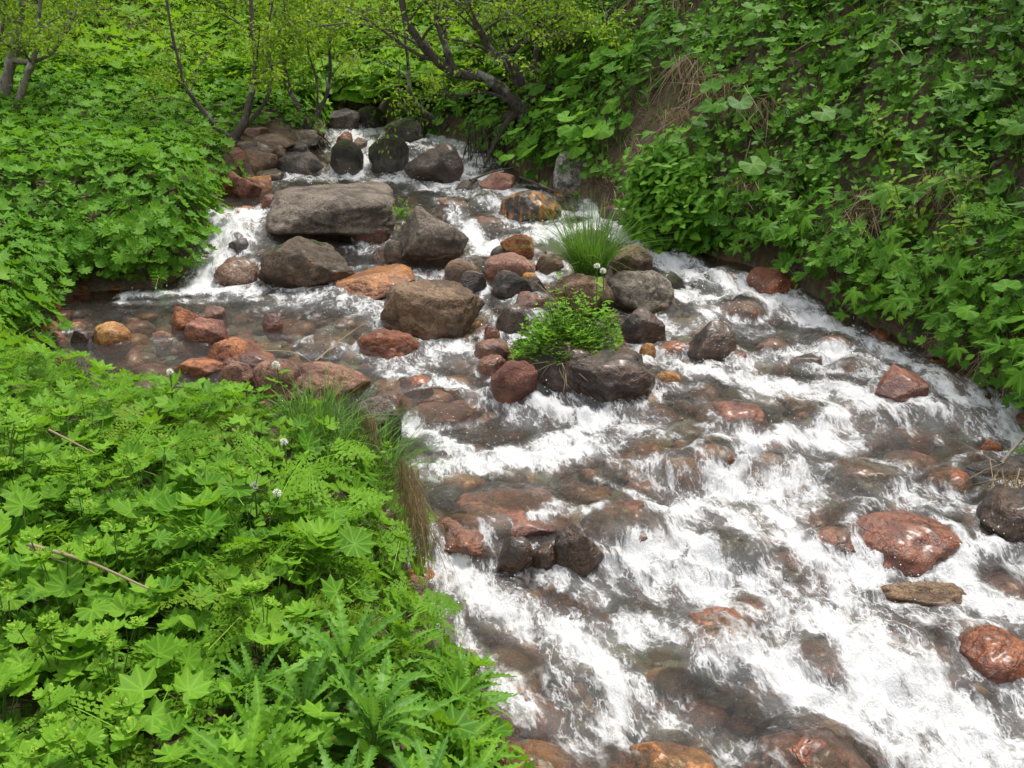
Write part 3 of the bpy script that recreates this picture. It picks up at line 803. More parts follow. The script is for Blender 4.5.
rock('rock', 'pale flat stone lodged in the bare earth of the right bank', (757, 768, 203, 214), 'white', .8, FLAT, wetband=-1)
rock('boulder', 'dark earthy rock under the withered tussock at the right edge', (975, 1060, 486, 545), 'dark', .9, LUMP, wetband=.1)
# ------------------------------------------------------------------ water
STROKES = [  # radius px, strength, points
    (16, .9, [(335, 132), (365, 160), (350, 176)]), (14, .85, [(375, 132), (440, 140), (480, 150)]), (14, .9, [(400, 160), (470, 178), (545, 196)]), (12, .8, [(420, 186), (500, 206), (560, 226)]), (13, .85, [(585, 206), (630, 236), (690, 262)]), (10, .7, [(440, 200), (470, 230)]),
    (13, 1, [(340, 130), (372, 150), (360, 172)]), (9, .9, [(345, 129), (400, 136)]), (11, 1, [(405, 182), (470, 168), (492, 150)]),
    (7, .8, [(300, 182), (380, 179), (440, 186), (500, 172)]), (11, 1, [(425, 148), (490, 162)]), (9, .9, [(560, 180), (605, 208)]),
    (7, .7, [(520, 186), (560, 184)]), (8, .9, [(425, 172), (470, 185)]), (6, .6, [(320, 168), (330, 182)]),
    (16, 1.15, [(214, 214), (212, 250), (205, 285)]), (14, 1.1, [(240, 214), (235, 250), (214, 282)]), (11, 1, [(257, 212), (250, 240)]),
    (9, 1, [(130, 295), (200, 290), (262, 290)]), (7, .55, [(120, 303), (260, 300)]), (6, .8, [(280, 291), (352, 291)]), (8, .9, [(340, 300), (378, 290)]),
    (10, 1.1, [(465, 222), (482, 246), (532, 238), (600, 224)]), (9, .9, [(462, 264), (482, 250)]), (8, 1, [(500, 222), (562, 234)]),
    (9, .9, [(540, 216), (612, 212), (628, 236)]), (7, .8, [(470, 290), (488, 320), (500, 336)]), (5, .9, [(360, 238), (388, 246)]), (6, .6, [(440, 228), (465, 240)]),
    (16, 1, [(640, 246), (690, 270), (740, 290), (800, 302)]), (14, .9, [(690, 296), (760, 302), (850, 332)]), (16, 1, [(850, 335), (930, 372), (1005, 402)]),
    (13, .95, [(650, 350), (690, 370), (760, 382)]), (8, .7, [(715, 310), (680, 335)]), (15, 1, [(740, 362), (830, 352), (872, 372)]),
    (16, 1.05, [(755, 390), (850, 392), (870, 400)]), (14, .9, [(905, 402), (1024, 444)]), (14, 1, [(935, 386), (1005, 432)]), (10, .6, [(660, 300), (720, 300)]),
    (8, .7, [(300, 345), (370, 352), (412, 372), (462, 386)]), (8, .55, [(400, 362), (470, 400), (540, 398)]), (9, .8, [(380, 374), (430, 386), (500, 392)]), (6, .35, [(270, 336), (335, 342)]),
    (13, 1.05, [(412, 428), (480, 462), (560, 442), (605, 420)]), (16, 1.1, [(425, 470), (540, 462), (592, 446)]), (10, 1, [(540, 404), (590, 420)]), (7, .5, [(600, 402), (700, 386)]),
    (12, .8, [(640, 460), (720, 482), (790, 432)]), (14, 1, [(720, 442), (790, 442), (842, 412)]), (16, 1, [(690, 502), (760, 492), (800, 474)]), (9, .5, [(600, 480), (650, 500)]),
    (22, 1.05, [(418, 552), (480, 592), (560, 640), (620, 690)]), (10, 1, [(450, 562), (500, 538), (560, 520), (605, 520)]), (14, .8, [(420, 530), (440, 570)]),
    (26, 1.1, [(620, 562), (700, 570), (790, 606), (880, 682), (1000, 742)]), (18, .95, [(640, 522), (720, 504), (762, 560)]), (20, 1, [(780, 522), (830, 580), (900, 642), (962, 722)]),
    (13, 1, [(930, 562), (1010, 540)]), (14, .95, [(960, 602), (1024, 612)]), (28, 1.1, [(790, 684), (900, 742), (1010, 790)]), (14, .8, [(700, 662), (790, 692)]), (14, .7, [(600, 602), (560, 580)]),
    (15, 1.05, [(960, 582), (880, 566), (840, 600)]), (14, .45, [(640, 722), (600, 662)]), (18, .9, [(860, 690), (910, 780)]), (14, .6, [(640, 640), (760, 660)]),
    (12, .85, [(1000, 680), (1030, 720)]), (18, .35, [(560, 700), (700, 760)]), (12, .5, [(820, 470), (960, 500)]), (8, .6, [(720, 440), (700, 400)]),
    (30, .9, [(1040, 445), (1130, 520), (1200, 620)]), (30, 1, [(1015, 770), (1150, 810)]), (28, .9, [(1034, 550), (1120, 600), (1190, 700)]), (26, .7, [(1060, 640), (1150, 740)]), (10, .9, [(860, 505), (905, 498), (955, 510)]), (20, .5, [(425, 610), (500, 690), (580, 740)]), (26, .45, [(560, 680), (680, 720), (760, 760)]), (30, .55, [(700, 600), (820, 640), (960, 690)]), (24, .5, [(660, 540), (800, 500), (900, 470)]), (24, .55, [(440, 580), (600, 640), (760, 620)]), (20, .5, [(660, 480), (900, 420)]), (18, .4, [(700, 320), (900, 360)]), (14, .4, [(420, 370), (620, 460)]),
]
def water():
    xs = np.arange(-4.4, 3.6, .016)
    ys = [1.3]
    while ys[-1] < 14.2: ys.append(ys[-1] + max(.014, .0034 * ys[-1]))
    ys = np.array(ys)
    X, Y = np.meshgrid(xs, ys)
    ins = inside(X, Y)
    d = np.minimum(dpoly(X, Y, LEFT), dpoly(X, Y, RIGHT))
    keep = ins | (d < .10)
    idx = np.full(X.shape, -1); idx[keep] = np.arange(keep.sum())
    q = np.stack([idx[:-1, :-1], idx[:-1, 1:], idx[1:, 1:], idx[1:, :-1]], -1).reshape(-1, 4)
    q = q[(q >= 0).all(1)]
    x, y = X[keep], Y[keep]
    z = Zw(x, y)
    foam = np.zeros(len(x))
    for r, s, pts in STROKES:
        W = [on_water(*p) for p in pts]
        for a, b in zip(W[:-1], W[1:]):
            rr = r / F * np.linalg.norm((a + b) / 2 - CAM) * 1.05
            m = (x > min(a[0], b[0]) - 3 * rr) & (x < max(a[0], b[0]) + 3 * rr) & (y > min(a[1], b[1]) - 4 * rr) & (y < max(a[1], b[1]) + 4 * rr)
            if not m.any(): continue
            ab = (b - a)[:2]
            t = np.clip(((x[m] - a[0]) * ab[0] + (y[m] - a[1]) * ab[1]) / (ab @ ab + 1e-9), 0, 1)
            dx = x[m] - a[0] - t * ab[0]; dy = (y[m] - a[1] - t * ab[1]) * .75
            g = s * np.exp(-(dx * dx + dy * dy) / (1.25 * rr * rr))
            foam[m] = np.maximum(foam[m], g) + .22 * np.minimum(foam[m], g)
    # water piles up on the stones it runs over and breaks white behind them
    for k in ROCKS:
        if not k['inwater']: continue
        dx = (x - k['x']) / (k['W'] / 2); dy = (y - k['y']) / (k['D'] / 2)
        e = np.sqrt(dx * dx + dy * dy)
        if k['wash']:
            dome = np.clip(1 - (e / 1.12) ** 2, 0, 1) ** .6
            z = z + dome * k['H'] * .80 + .0
            foam = foam * (1 - .7 * np.clip(1.15 - e, 0, 1))
            lee = np.exp(-((np.abs(e - 1.2)) / .22) ** 2) * ss(.1, -.9, dy)
            foam = np.maximum(foam, .62 * lee * (k['y'] < 6.8))
        else:
            ringw = .035 / (k['W'] / 2)
            ring = np.exp(-((e - 1.0) / (ringw + .10)) ** 2)
            loc = float(np.mean(foam[(e < 1.6)])) if (e < 1.6).any() else 0
            foam = np.maximum(foam, ring * min(.75, .15 + 1.2 * loc))
            z = z + .03 * ring * (loc > .2) * (dy > 0)
            if loc > .12:   # white tail trailing downstream of the stone
                du = (x - k['x']) + .22 * (y - k['y']); dv = (k['y'] - y) / (k['D'] / 2)
                tail = np.exp(-(du / (k['W'] * (.32 + .10 * np.maximum(dv, 0)))) ** 2) * ss(.6, 1.1, dv) * (1 - ss(1.6, 4.2, dv))
                foam = np.maximum(foam, .72 * tail)
    foam = np.clip(foam, 0, 1.08)
    # flow coordinates: across and along the stream
    fa = R(14)
    u = x * math.cos(fa) + y * math.sin(fa); v = -x * math.sin(fa) + y * math.cos(fa)
    zz = np.zeros_like(u)
    wu = u + .08 * fbm(np.stack([u * 1.1, v * 1.1, zz], 1), 3); wv = v + .08 * fbm(np.stack([u * 1.1, v * 1.1, zz + 9], 1), 3)
    calm = .45 + .55 * ss(.02, .35, foam)
    pool = ss(-1.3, -1.9, x) * ss(5.4, 6, y) * (1 - ss(7.0, 7.5, y))
    calm = calm * (1 - .25 * pool)
    z = z + .036 * calm * fbm(np.stack([wu * 3.2, wv * 2.4, zz], 1), 3) + .04 * calm * (1 - pool) * fbm(np.stack([wu * 1.5, wv * 1.9, zz + 2], 1), 2)
    z = z + (.012 + .026 * np.minimum(foam, 1)) * (1 - .6 * pool) * fbm(np.stack([wu * 11, wv * 8, zz + 4], 1), 3)
    rd = 1 - np.abs(fbm(np.stack([u * 8, v * 6.5, zz + 7], 1), 4)) * 4
    z = z + .020 * np.minimum(foam, 1.1) ** 1.4 * rd * (1 - .5 * pool)
    z = z - .05 * ss(.0, .1, d[keep]) * (~inside(x, y))
    me = mesh_np('stream_water', np.stack([x, y, z], 1), q, {'foam': foam, 'flow': np.stack([wu, wv, zz], 1)})
    o = obj('stream_water', me, M['water'])
    tag(o, 'clear shallow mountain stream breaking into white water', 'water', kind='structure')
    # flying drops over the whitest water
    w = np.clip(foam - .7, 0, None) ** 1.2; w = w / w.sum()
    ii = rng.choice(len(x), 2200, p=w)
    Vs, Fs = [], []
    U, UF = np.array([(0, 0, 1), (0, 0, -1), (1, 0, 0), (-1, 0, 0), (0, 1, 0), (0, -1, 0)], float), np.array([(0, 2, 4), (0, 4, 3), (0, 3, 5), (0, 5, 2), (1, 4, 2), (1, 3, 4), (1, 5, 3), (1, 2, 5)])
    for n, i in enumerate(ii):
        s = rng.uniform(.001, .003) * (1 + .05 * y[i])
        p = np.array([x[i] + rng.normal() * .03, y[i] + rng.normal() * .03, z[i] + abs(rng.normal()) * .045 + .01])
        Vs.append(U * s * rng.uniform(.7, 1.5, 3) + p); Fs.append(UF + 6 * n)
    sp = obj('water_spray', mesh_np('water_spray', np.concatenate(Vs), np.concatenate(Fs)), M['spray'])
    tag(sp, 'white drops thrown up from the rapids', 'spray', kind='stuff')
    return x, y, z, foam
water()

# loose cobbles of the stream bed
def bed_stones():
    Vs, Fs, ws, n = [], [], [], 0
    bases = [rock_shape(ICO2, 500 + k, 2.6, 5, (.7, .95), .2) for k in range(8)]
    mats = []
    k = 0
    while k < 3600:
        y = 1.6 + 11.5 * rng.random() ** 1.3; x = rng.uniform(-4, 3.4)
        if not inside(np.array([x]), np.array([y]))[0]: continue
        k += 1
        s = .02 + .075 * rng.random() ** 2.2
        if y < 7 and rng.random() < .13: s = rng.uniform(.075, .15)
        U = bases[rng.integers(8)] * s * np.array([1, rng.uniform(.7, 1.2), rng.uniform(.4, .7)])
        a = rng.uniform(0, 6.28); c, q = math.cos(a), math.sin(a)
        U = np.stack([U[:, 0] * c - U[:, 1] * q, U[:, 0] * q + U[:, 1] * c, U[:, 2]], 1)
        Vs.append(U + np.array([x, y, float(H(x, y)) + s * .2])); Fs.append(ICO2F + n); n += len(U); ws.append(np.full(len(U), 1.))
        mats += [int(rng.choice(4, p=[.28, .34, .14, .24]))] * len(ICO2F)
    me = mesh_np('stream_bed_pebbles', np.concatenate(Vs), np.concatenate(Fs), {'wet': np.concatenate(ws)}, True, mats)
    for m in ('brown', 'rust', 'grey', 'orange'): me.materials.append(RM[m])
    o = obj('stream_bed_pebbles', me)
    tag(o, 'loose brown and rust pebbles covering the stream bed', 'pebbles', kind='stuff')
bed_stones()
# ------------------------------------------------------------------ plants
U_ = lambda a, b: rng.uniform(a, b)

def petiole_leaves(kind, n, size, plen, elev=(25, 80), face=(-10, 35), dome=1., stem_r=.0025, base_r=.03):
    """leaves on stalks from one crown; leaf faces look up and outwards"""
    f, s = G(), G()
    for i in range(n):
        az = i * 2.39996 + U_(-.5, .5); el = R(U_(*elev)); L = U_(*plen) * (1.15 - .3 * (1 - math.sin(el)))
        b0 = np.array([math.cos(az) * base_r, math.sin(az) * base_r, -.03])
        tip = b0 + L * np.array([math.cos(az) * math.cos(el), math.sin(az) * math.cos(el), math.sin(el) * dome])
        s.tube(curve(b0, tip, (-.12 * L * math.cos(az), -.12 * L * math.sin(az), .12 * L), 4), (stem_r * 1.2, stem_r * 1.1, stem_r, stem_r * .8), 3, U_(.3, .7))
        sz = U_(*size)
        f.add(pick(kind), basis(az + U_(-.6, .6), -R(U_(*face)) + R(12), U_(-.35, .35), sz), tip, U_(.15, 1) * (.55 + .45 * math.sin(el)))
    return f, s

def p_mantle(leafmat='bright_leaf', flowers=True, big=1.):
    f, s = petiole_leaves('mantle', rng.integers(18, 25), (.030 * big, .064 * big), (.10, .28), (15, 80))
    parts = [('foliage', f, leafmat), ('stem', s, 'stem')]
    if flowers:
        for k in range(rng.integers(3, 6)):
            fl = G()
            a, rr = U_(0, 6.28), U_(0, .13); top = np.array([math.cos(a) * rr, math.sin(a) * rr, U_(.26, .36)])
            s.tube(curve((0, 0, 0), top, (0, 0, .03), 4), .002, 3, .6)
            for j in range(4): f.add(pick('mantle'), basis(U_(0, 6.28), R(U_(-5, 30)), U_(-.3, .3), U_(.022, .036)), top + np.array([U_(-.02, .02), U_(-.02, .02), -.015]), U_(.75, 1.1))
            for j in range(14): fl.add(pick('ovate_lo'), basis(U_(0, 6.28), R(U_(10, 80)), 0, U_(.008, .016)), top + rng.normal(size=3) * np.array([.012, .012, .005]), U_(0, 1))
            parts.append(('flower_head', fl, 'bud'))
    return parts

def p_fern(leafmat='bright_leaf', n=9, L=(.22, .38), elev=(25, 75)):
    f, s = G(), G()
    for i in range(n):
        az = i * 2.39996 + U_(-.4, .4); el = R(U_(*elev)); l = U_(*L)
        s0 = np.array([0, 0, -.03]); sl = l * U_(.35, .8)
        tip = s0 + sl * np.array([math.cos(az) * math.cos(el), math.sin(az) * math.cos(el), math.sin(el)])
        s.tube(curve(s0, tip, (0, 0, .02), 4), .0025, 3, .6)
        f.add(pick('frond'), basis(az + U_(-.3, .3), el * .45, U_(-.3, .3), l), tip, U_(.3, 1))
        if i % 2 == 0: f.add(pick('frond'), basis(az + U_(-1.3, 1.3), el * .7, U_(-.3, .3), l * .6), tip * .8, U_(.3, 1))
    return [('foliage', f, leafmat), ('stem', s, 'stem')]

def p_thistle(leafmat='grey_leaf', n=34, L=(.14, .30)):
    f, s = G(), G()
    for i in range(n):
        az = i * 2.39996 + U_(-.3, .3); t = i / n; el = R(20 + 55 * t + U_(-12, 12)); l = U_(*L) * (1 - .3 * t)
        p = np.array([0, 0, .02 + .16 * t])
        f.add(pick('long'), basis(az, el, U_(-.3, .3), l), p + .02 * np.array([math.cos(az), math.sin(az), 0]), U_(.2, 1))
    s.tube([(0, 0, -.05), (.005, 0, .08), (0, .005, .2)], (.009, .008, .005), 5, .6)
    return [('foliage', f, leafmat), ('stem', s, 'stem')]

def p_round(leafmat='mid_leaf', n=8, size=(.07, .13), plen=(.18, .4)):
    f, s = petiole_leaves('round', n, size, plen, (40, 85), (-5, 40), stem_r=.004)
    return [('foliage', f, leafmat), ('stem', s, 'stem')]

def p_cut(leafmat='mid_leaf', n=9, size=(.11, .2), plen=(.15, .4)):
    f, s = petiole_leaves('cut', n, size, plen, (25, 80), (0, 50), stem_r=.004)
    return [('foliage', f, leafmat), ('stem', s, 'stem')]

def p_herb(leafmat='mid_leaf', n=7, h=(.25, .5), lf=(.05, .09), kind='ovate'):
    f, s = G(), G()
    for i in range(n):
        a, rr = U_(0, 6.28), U_(0, .12); hh = U_(*h); lean = np.array([math.cos(a) * U_(0, .12), math.sin(a) * U_(0, .12), hh])
        b0 = np.array([math.cos(a) * rr, math.sin(a) * rr, -.03]); pts = curve(b0, b0 + lean, (0, 0, .05), 6)
        s.tube(pts, (.003, .003, .003, .0025, .002, .0015), 3, .6)
        for k in range(6):
            p = pts[min(5, 1 + k * 4 // 5)] + (pts[5] - pts[4]) * (k % 2) * .4; a2 = k * 1.57 + a
            for q in (0, math.pi):
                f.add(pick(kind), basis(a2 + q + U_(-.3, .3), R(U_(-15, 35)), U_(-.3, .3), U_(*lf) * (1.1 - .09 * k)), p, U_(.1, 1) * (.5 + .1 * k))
    return [('foliage', f, leafmat), ('stem', s, 'stem')]

def p_tuft(mat='grass', n=90, L=(.25, .5), base=.06, lean=(45, 88), part='blades', wide=1.):
    f = G()
    for i in range(n):
        az = U_(0, 6.28); rr = base * math.sqrt(U_(0, 1)); l = U_(*L)
        Mx = basis(az + U_(-.5, .5), R(U_(*lean)), U_(-1, 1), l); Mx[:, 0] *= .35 / l * wide
        f.add(pick('blade'), Mx, np.array([math.cos(az) * rr, math.sin(az) * rr, -.02]), U_(0, 1))
    return [(part, f, mat)]

def p_straw(n=110, L=(.2, .5), drop=(-85, 15)):
    """withered blades hanging forwards (+Y) and down"""
    f = G()
    for i in range(n):
        l = U_(*L); Mx = basis(R(90) + rng.normal() * .8, R(U_(*drop)), U_(-1, 1), l); Mx[:, 0] *= .16 / l * U_(.6, 1.6)
        f.add(pick('blade'), Mx, np.array([U_(-.14, .14), U_(-.05, .03), U_(-.04, .06)]), U_(0, 1))
    return [('dry_blades', f, 'straw')]

def p_celery(n=1900, rad=(.30, .26), hgt=.42):
    f, s = G(), G()
    for i in range(n):
        a = U_(0, 6.28); r = math.sqrt(U_(0, 1)); hh = hgt * (1 - .75 * r ** 2.2) * U_(.3, 1.0) * (1 + .45 * math.sin(3 * a + 1) * r) * (.8 + .35 * math.sin(5.1 * a) * math.sin(7 * r + 2))
        k = 1 + .16 * math.sin(2 * a + .6)
        p = np.array([math.cos(a) * r * rad[0] * k, math.sin(a) * r * rad[1] * k, hh])
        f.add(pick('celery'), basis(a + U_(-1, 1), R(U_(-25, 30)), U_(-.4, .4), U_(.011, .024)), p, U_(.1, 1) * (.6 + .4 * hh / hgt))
        if i % 3 == 0: s.tube(curve(p * np.array([.3, .3, 0]), p, (0, 0, .04), 4), .0018, 3, .6)
    return [('foliage', f, 'fresh_leaf'), ('stem', s, 'stem')]

def proto(builder, count, *a, **k):
    out = []
    for i in range(count):
        out.append([(pn_, g.mesh(pn_), mt) for pn_, g, mt in builder(*a, **k)])
        for pn_, me, mt in out[-1]: me.materials.append(M[mt])
    return out

def place(name, protos, p, label, cat, group=None, scale=1., up=(0, 0, 1), rz=None):
    pr = protos[rng.integers(len(protos))] if isinstance(protos[0], list) else protos
    rz = U_(0, 6.28) if rz is None else rz
    z = Vector(up).normalized(); q = Vector((0, 0, 1)).rotation_difference(z).to_matrix().to_4x4()
    if len(pr) == 1:
        o = bpy.data.objects.new(name, pr[0][1])
    else:
        o = bpy.data.objects.new(name, None); o.empty_display_size = .05
    COL.objects.link(o)
    o.matrix_world = Matrix.Translation(Vector(p)) @ q @ Matrix.Rotation(rz, 4, 'Z') @ Matrix.Scale(scale, 4)
    tag(o, label, cat, group)
    if len(pr) > 1:
        for pn_, me, mt in pr:
            c = bpy.data.objects.new(pn_, me); COL.objects.link(c); c.parent = o
    return o

def gnorm(x, y, e=.12):
    return np.array([-(H(x + e, y) - H(x - e, y)) / (2 * e), -(H(x, y + e) - H(x, y - e)) / (2 * e), 1.])

def scatter(x0, x1, y0, y1, dist, ok, tries=9000):
    """dart throwing; dist(px, py, depth) -> spacing; ok(x, y, px, py) -> keep"""
    pts, cell = [], {}
    X = rng.uniform(x0, x1, tries); Y = rng.uniform(y0, y1, tries); Z = H(X, Y); q = proj(np.stack([X, Y, Z + .1], 1)); ins = inside(X, Y)
    dd = np.minimum(dpoly(X, Y, LEFT), dpoly(X, Y, RIGHT))
    for i in range(tries):
        if ins[i] or q[i, 2] < .5 or not (-90 < q[i, 0] < 1120 and -120 < q[i, 1] < 830): continue
        if not ok(X[i], Y[i], q[i, 0], q[i, 1], dd[i]): continue
        r = dist(q[i, 0], q[i, 1], q[i, 2]); c = .5; a, b = int(X[i] // c), int(Y[i] // c); good = True
        for u in (-1, 0, 1):
            for v in (-1, 0, 1):
                for (x, y) in cell.get((a + u, b + v), ()):
                    if (x - X[i]) ** 2 + (y - Y[i]) ** 2 < r * r: good = False; break
        if good: cell.setdefault((a, b), []).append((X[i], Y[i])); pts.append((X[i], Y[i], Z[i], q[i, 0], q[i, 1], dd[i]))
    return pts

BARE = [(872, 222, 18), (846, 236, 12), (935, 200, 14), (905, 215, 12), (606, 196, 16), (690, 84, 26), (676, 108, 30), (660, 130, 32), (642, 156, 34), (624, 182, 26), (720, 222, 22), (735, 120, 14), (640, 20, 22), (690, 10, 14), (610, 175, 16), (628, 200, 16), (735, 235, 14), (700, 110, 16), (760, 240, 12)]
def bare(px, py, k=1.): return any((px - a) ** 2 + (py - b) ** 2 < (r * k) ** 2 for a, b, r in BARE)
CLEAR = [(575, 172, 24), (518, 112, 18)]
def clear(px, py): return any((px - a) ** 2 + (py - b) ** 2 < r * r for a, b, r in CLEAR)
def heap(px, py, k=1.): return ((px - 272) / 52) ** 2 + ((py - 148) / 24) ** 2 < k
is_left = lambda x, y: dpoly(np.array([x]), np.array([y]), LEFT)[0] < dpoly(np.array([x]), np.array([y]), RIGHT)[0]

# ---- near left bank
PM = proto(p_mantle, 6); PM2 = proto(p_mantle, 3, 'bright_leaf', False, 1.2); PF = proto(p_fern, 4); PFy = proto(p_fern, 3, 'yellow_leaf', 8, (.16, .26)); PT = proto(p_thistle, 3)
PTy = proto(p_thistle, 2, 'bright_leaf', 34, (.15, .30)); PG = proto(p_tuft, 3, 'grass', 110, (.26, .5), .07, (60, 90)); PGs = proto(p_tuft, 2, 'grass', 40, (.18, .36))
near_ok = lambda x, y, px, py, d: not (py > 650 and px > 452) and not (385 < px < 460 and 535 < py < 665 and d < .36) and y < 6.3 and x < .7 and d > .05 and (px < 540)
n_m = n_f = 0
for x, y, z, px, py, d in scatter(-4.2, .6, 1.55, 6.2, lambda a, b, c: .155, lambda x, y, px, py, d: near_ok(x, y, px, py, d) and is_left(x, y), 7000):
    edge = d < .30; up = gnorm(x, y) * np.array([.5, .5, 1]); r = rng.random()
    sc_ = U_(.75, 1.15) * (.9 if edge else 1.) * (.8 if y > 3.6 else 1)
    if 330 < px < 440 and py > 640 or (220 < px < 470 and py > 690):
        place('jagged_leaf_plant', PT if rng.random() < .2 else PTy, (x, y, z), 'jagged long-leaved plant in the patch at the bottom edge beside the water', 'plant', 'jagged long-leaved plants', sc_ * .95, up)
    elif (290 < px < 400 and 385 < py < 500 and r < .7):
        place('grass_tuft', PG, (x, y, z), 'tall green grass tuft at the tip of the near bank', 'grass tuft', 'grass tufts at the tip of the near bank', sc_ * .75, up)
    elif (edge and r < .8) or (py < 460 and r < .7) or (px > 250 and py > 450 and r < .6) or (130 < px < 300 and py > 640 and r < .8):
        fl = rng.random() < .25
        place('feathery_plant', PFy if fl else PF, (x, y, z), 'pale yellow-green feathery herb with short fronds on the near bank' if fl else 'bright green feathery herb with long fronds on the near bank', 'plant',
              'short feathery herbs on the near bank' if fl else 'long feathery herbs on the near bank', sc_ * (1.1 if fl else .85), up)
    elif r < .22:
        place('feathery_plant', PF, (x, y, z), 'bright green feathery herb with long fronds on the near bank', 'plant', 'long feathery herbs on the near bank', sc_ * .85, up)
    elif r > .93:
        place('grass_tuft', PGs, (x, y, z), 'thin grass tuft growing among the lobed leaves of the near bank', 'grass tuft', 'thin grass tufts on the near bank', sc_, up)
    else:
        bg_ = rng.random() < .3
        place('lobed_leaf_plant', PM2 if bg_ else PM, (x, y, z), 'flowerless lobed-leaf plant with extra large leaves on the near bank' if bg_ else 'lobed-leaf plant with yellow-green flower buds on the near bank', 'plant',
              'large lobed-leaf plants on the near bank' if bg_ else 'budding lobed-leaf plants on the near bank', sc_, up)

# ---- mid left bank
PMm = proto(p_mantle, 5, 'mid_leaf', False, 1.15); PHm = proto(p_herb, 3, 'mid_leaf'); PFm = proto(p_fern, 3, 'mid_leaf')
for x, y, z, px, py, d in scatter(-8, -1.6, 6.0, 13.2, lambda a, b, c: .225 if c < 9 else .32, lambda x, y, px, py, d: is_left(x, y) and d > .015 and y > 6.0 + max(0, x + 3.3) and px < 330 and not heap(px, py, 1.15) and not (185 < px < 335 and 95 < py < 165 and y > 10.2), 6000):
    if y < 6.3 and x > -3.5: continue
    r = rng.random(); up = gnorm(x, y) * np.array([.4, .4, 1]); s_ = U_(.75, 1.1) * (.75 if d < .25 else 1)
    if d > .5 and r < .12: place('leafy_herb', PHm, (x, y, z), 'upright leafy herb rising out of the lobed leaves across the pool', 'plant', 'upright herbs across the pool', s_, up)
    elif r > .9: place('feathery_plant', PFm, (x, y, z), 'feathery herb among the lobed leaves across the pool', 'plant', 'feathery herbs across the pool', s_, up)
    else: place('lobed_leaf_plant', PMm, (x, y, z), 'lobed-leaf plant in the dense patch across the quiet pool', 'plant', 'lobed-leaf plants across the pool', s_, up)

# ---- right bank
PRd = proto(p_round, 3, 'mid_leaf', 9, (.06, .11)); PRk = proto(p_round, 3, 'dark_leaf', 9, (.05, .10)); PCt = proto(p_cut, 4, 'mid_leaf', 13, (.07, .13)); PCg = proto(p_cut, 3, 'grey_leaf', 10, (.10, .17)); PHd = proto(p_herb, 3, 'dark_leaf', 7, (.22, .42), (.05, .085))
PMd = proto(p_mantle, 4, 'dark_leaf', False, 1.1); PHy = proto(p_herb, 2, 'yellow_leaf', 6, (.3, .55), (.05, .09)); PFd = proto(p_fern, 3, 'mid_leaf', 10, (.25, .42)); PHh = proto(p_herb, 3, 'mid_leaf', 9, (.25, .5), (.09, .15))
PCs = proto(p_cut, 3, 'dark_leaf', 12, (.06, .11), (.12, .3)); PGm = proto(p_tuft, 2, 'grass', 60, (.15, .35))
for x, y, z, px, py, d in scatter(-1.3, 8.5, 2.5, 14.5, lambda a, b, c: .22 if c < 7 else .29, lambda x, y, px, py, d: (not is_left(x, y)) and d > .015 and not bare(px, py, 1.1) and not bare(px, py - 20, .9) and not bare(px, py - 38, .8) and not clear(px, py) and (px > 540 or y > 11.3), 14000):
    r = rng.random(); up = gnorm(x, y) * np.array([.42, .42, 1]); s_ = U_(.75, 1.2) * (.95 if d < .3 else 1)
    if 540 < px < 690 and 30 < py < 160 and r < .75: place('round_leaf_plant', PRk if r < .35 else PRd, (x, y, z), 'round-leaved plant in the butterbur patch between leaning tree and bare earth', 'plant', 'round-leaved plants beside the leaning tree', s_ * 1.1, up)
    elif 640 < px < 730 and 160 < py < 260 and r < .85: place('leafy_herb', PHh, (x, y, z), 'large-leaved herb in the bushy clump at the water foot of the right bank', 'plant', 'large-leaved herbs at the foot of the right bank', s_ * 1.05, up)
    elif px > 890 and 180 < py < 400 and r < .6:
        if r < .36: place('cut_leaf_plant', PCg, (x, y, z), 'grey-green plant with big deeply cut leaves at the right edge', 'plant', 'grey-green cut-leaved plants', s_ * 1.1, up)
        else: place('round_leaf_plant', PRd, (x, y, z), 'round-leaved plant low on the right bank near the right edge', 'plant', 'round-leaved plants low on the right bank', s_, up)
    elif 730 < px and py > 190 and r < .5: place('cut_leaf_plant', PCt if r < .3 else PCs, (x, y, z), 'plant with large cut leaves low on the right bank' if r < .3 else 'dark plant with small cut leaves low on the right bank', 'plant', 'large cut-leaved plants' if r < .3 else 'small cut-leaved plants', s_ * (.9 if r < .3 else 1.1), up)
    elif r < .2: place('round_leaf_plant', PRk, (x, y, z), 'dark round-leaved plant up on the right slope', 'plant', 'dark round-leaved plants on the right slope', s_, up)
    elif r < .45: place('lobed_leaf_plant', PMd, (x, y, z), 'dark lobed-leaf plant on the right slope', 'plant', 'dark lobed-leaf plants on the right slope', s_, up)
    elif r < .6: place('leafy_herb', PHd, (x, y, z), 'dark upright leafy herb on the right slope', 'plant', 'dark leafy herbs on the right slope', s_, up)
    elif r < .7: place('leafy_herb', PHy, (x, y, z), 'yellow-green upright herb on the right slope', 'plant', 'yellow-green herbs on the right slope', s_, up)
    elif r < .82: place('cut_leaf_plant', PCt, (x, y, z), 'cut-leaved plant up on the right slope', 'plant', 'cut-leaved plants on the right slope', s_ * .8, up)
    elif r < .88: place('grass_tuft', PGm, (x, y, z), 'green grass tuft on the right slope', 'grass tuft', 'grass tufts on the right slope', s_, up)
    else: place('feathery_plant', PFd, (x, y, z), 'feathery herb on the right slope', 'plant', 'feathery herbs on the right slope', s_, up)

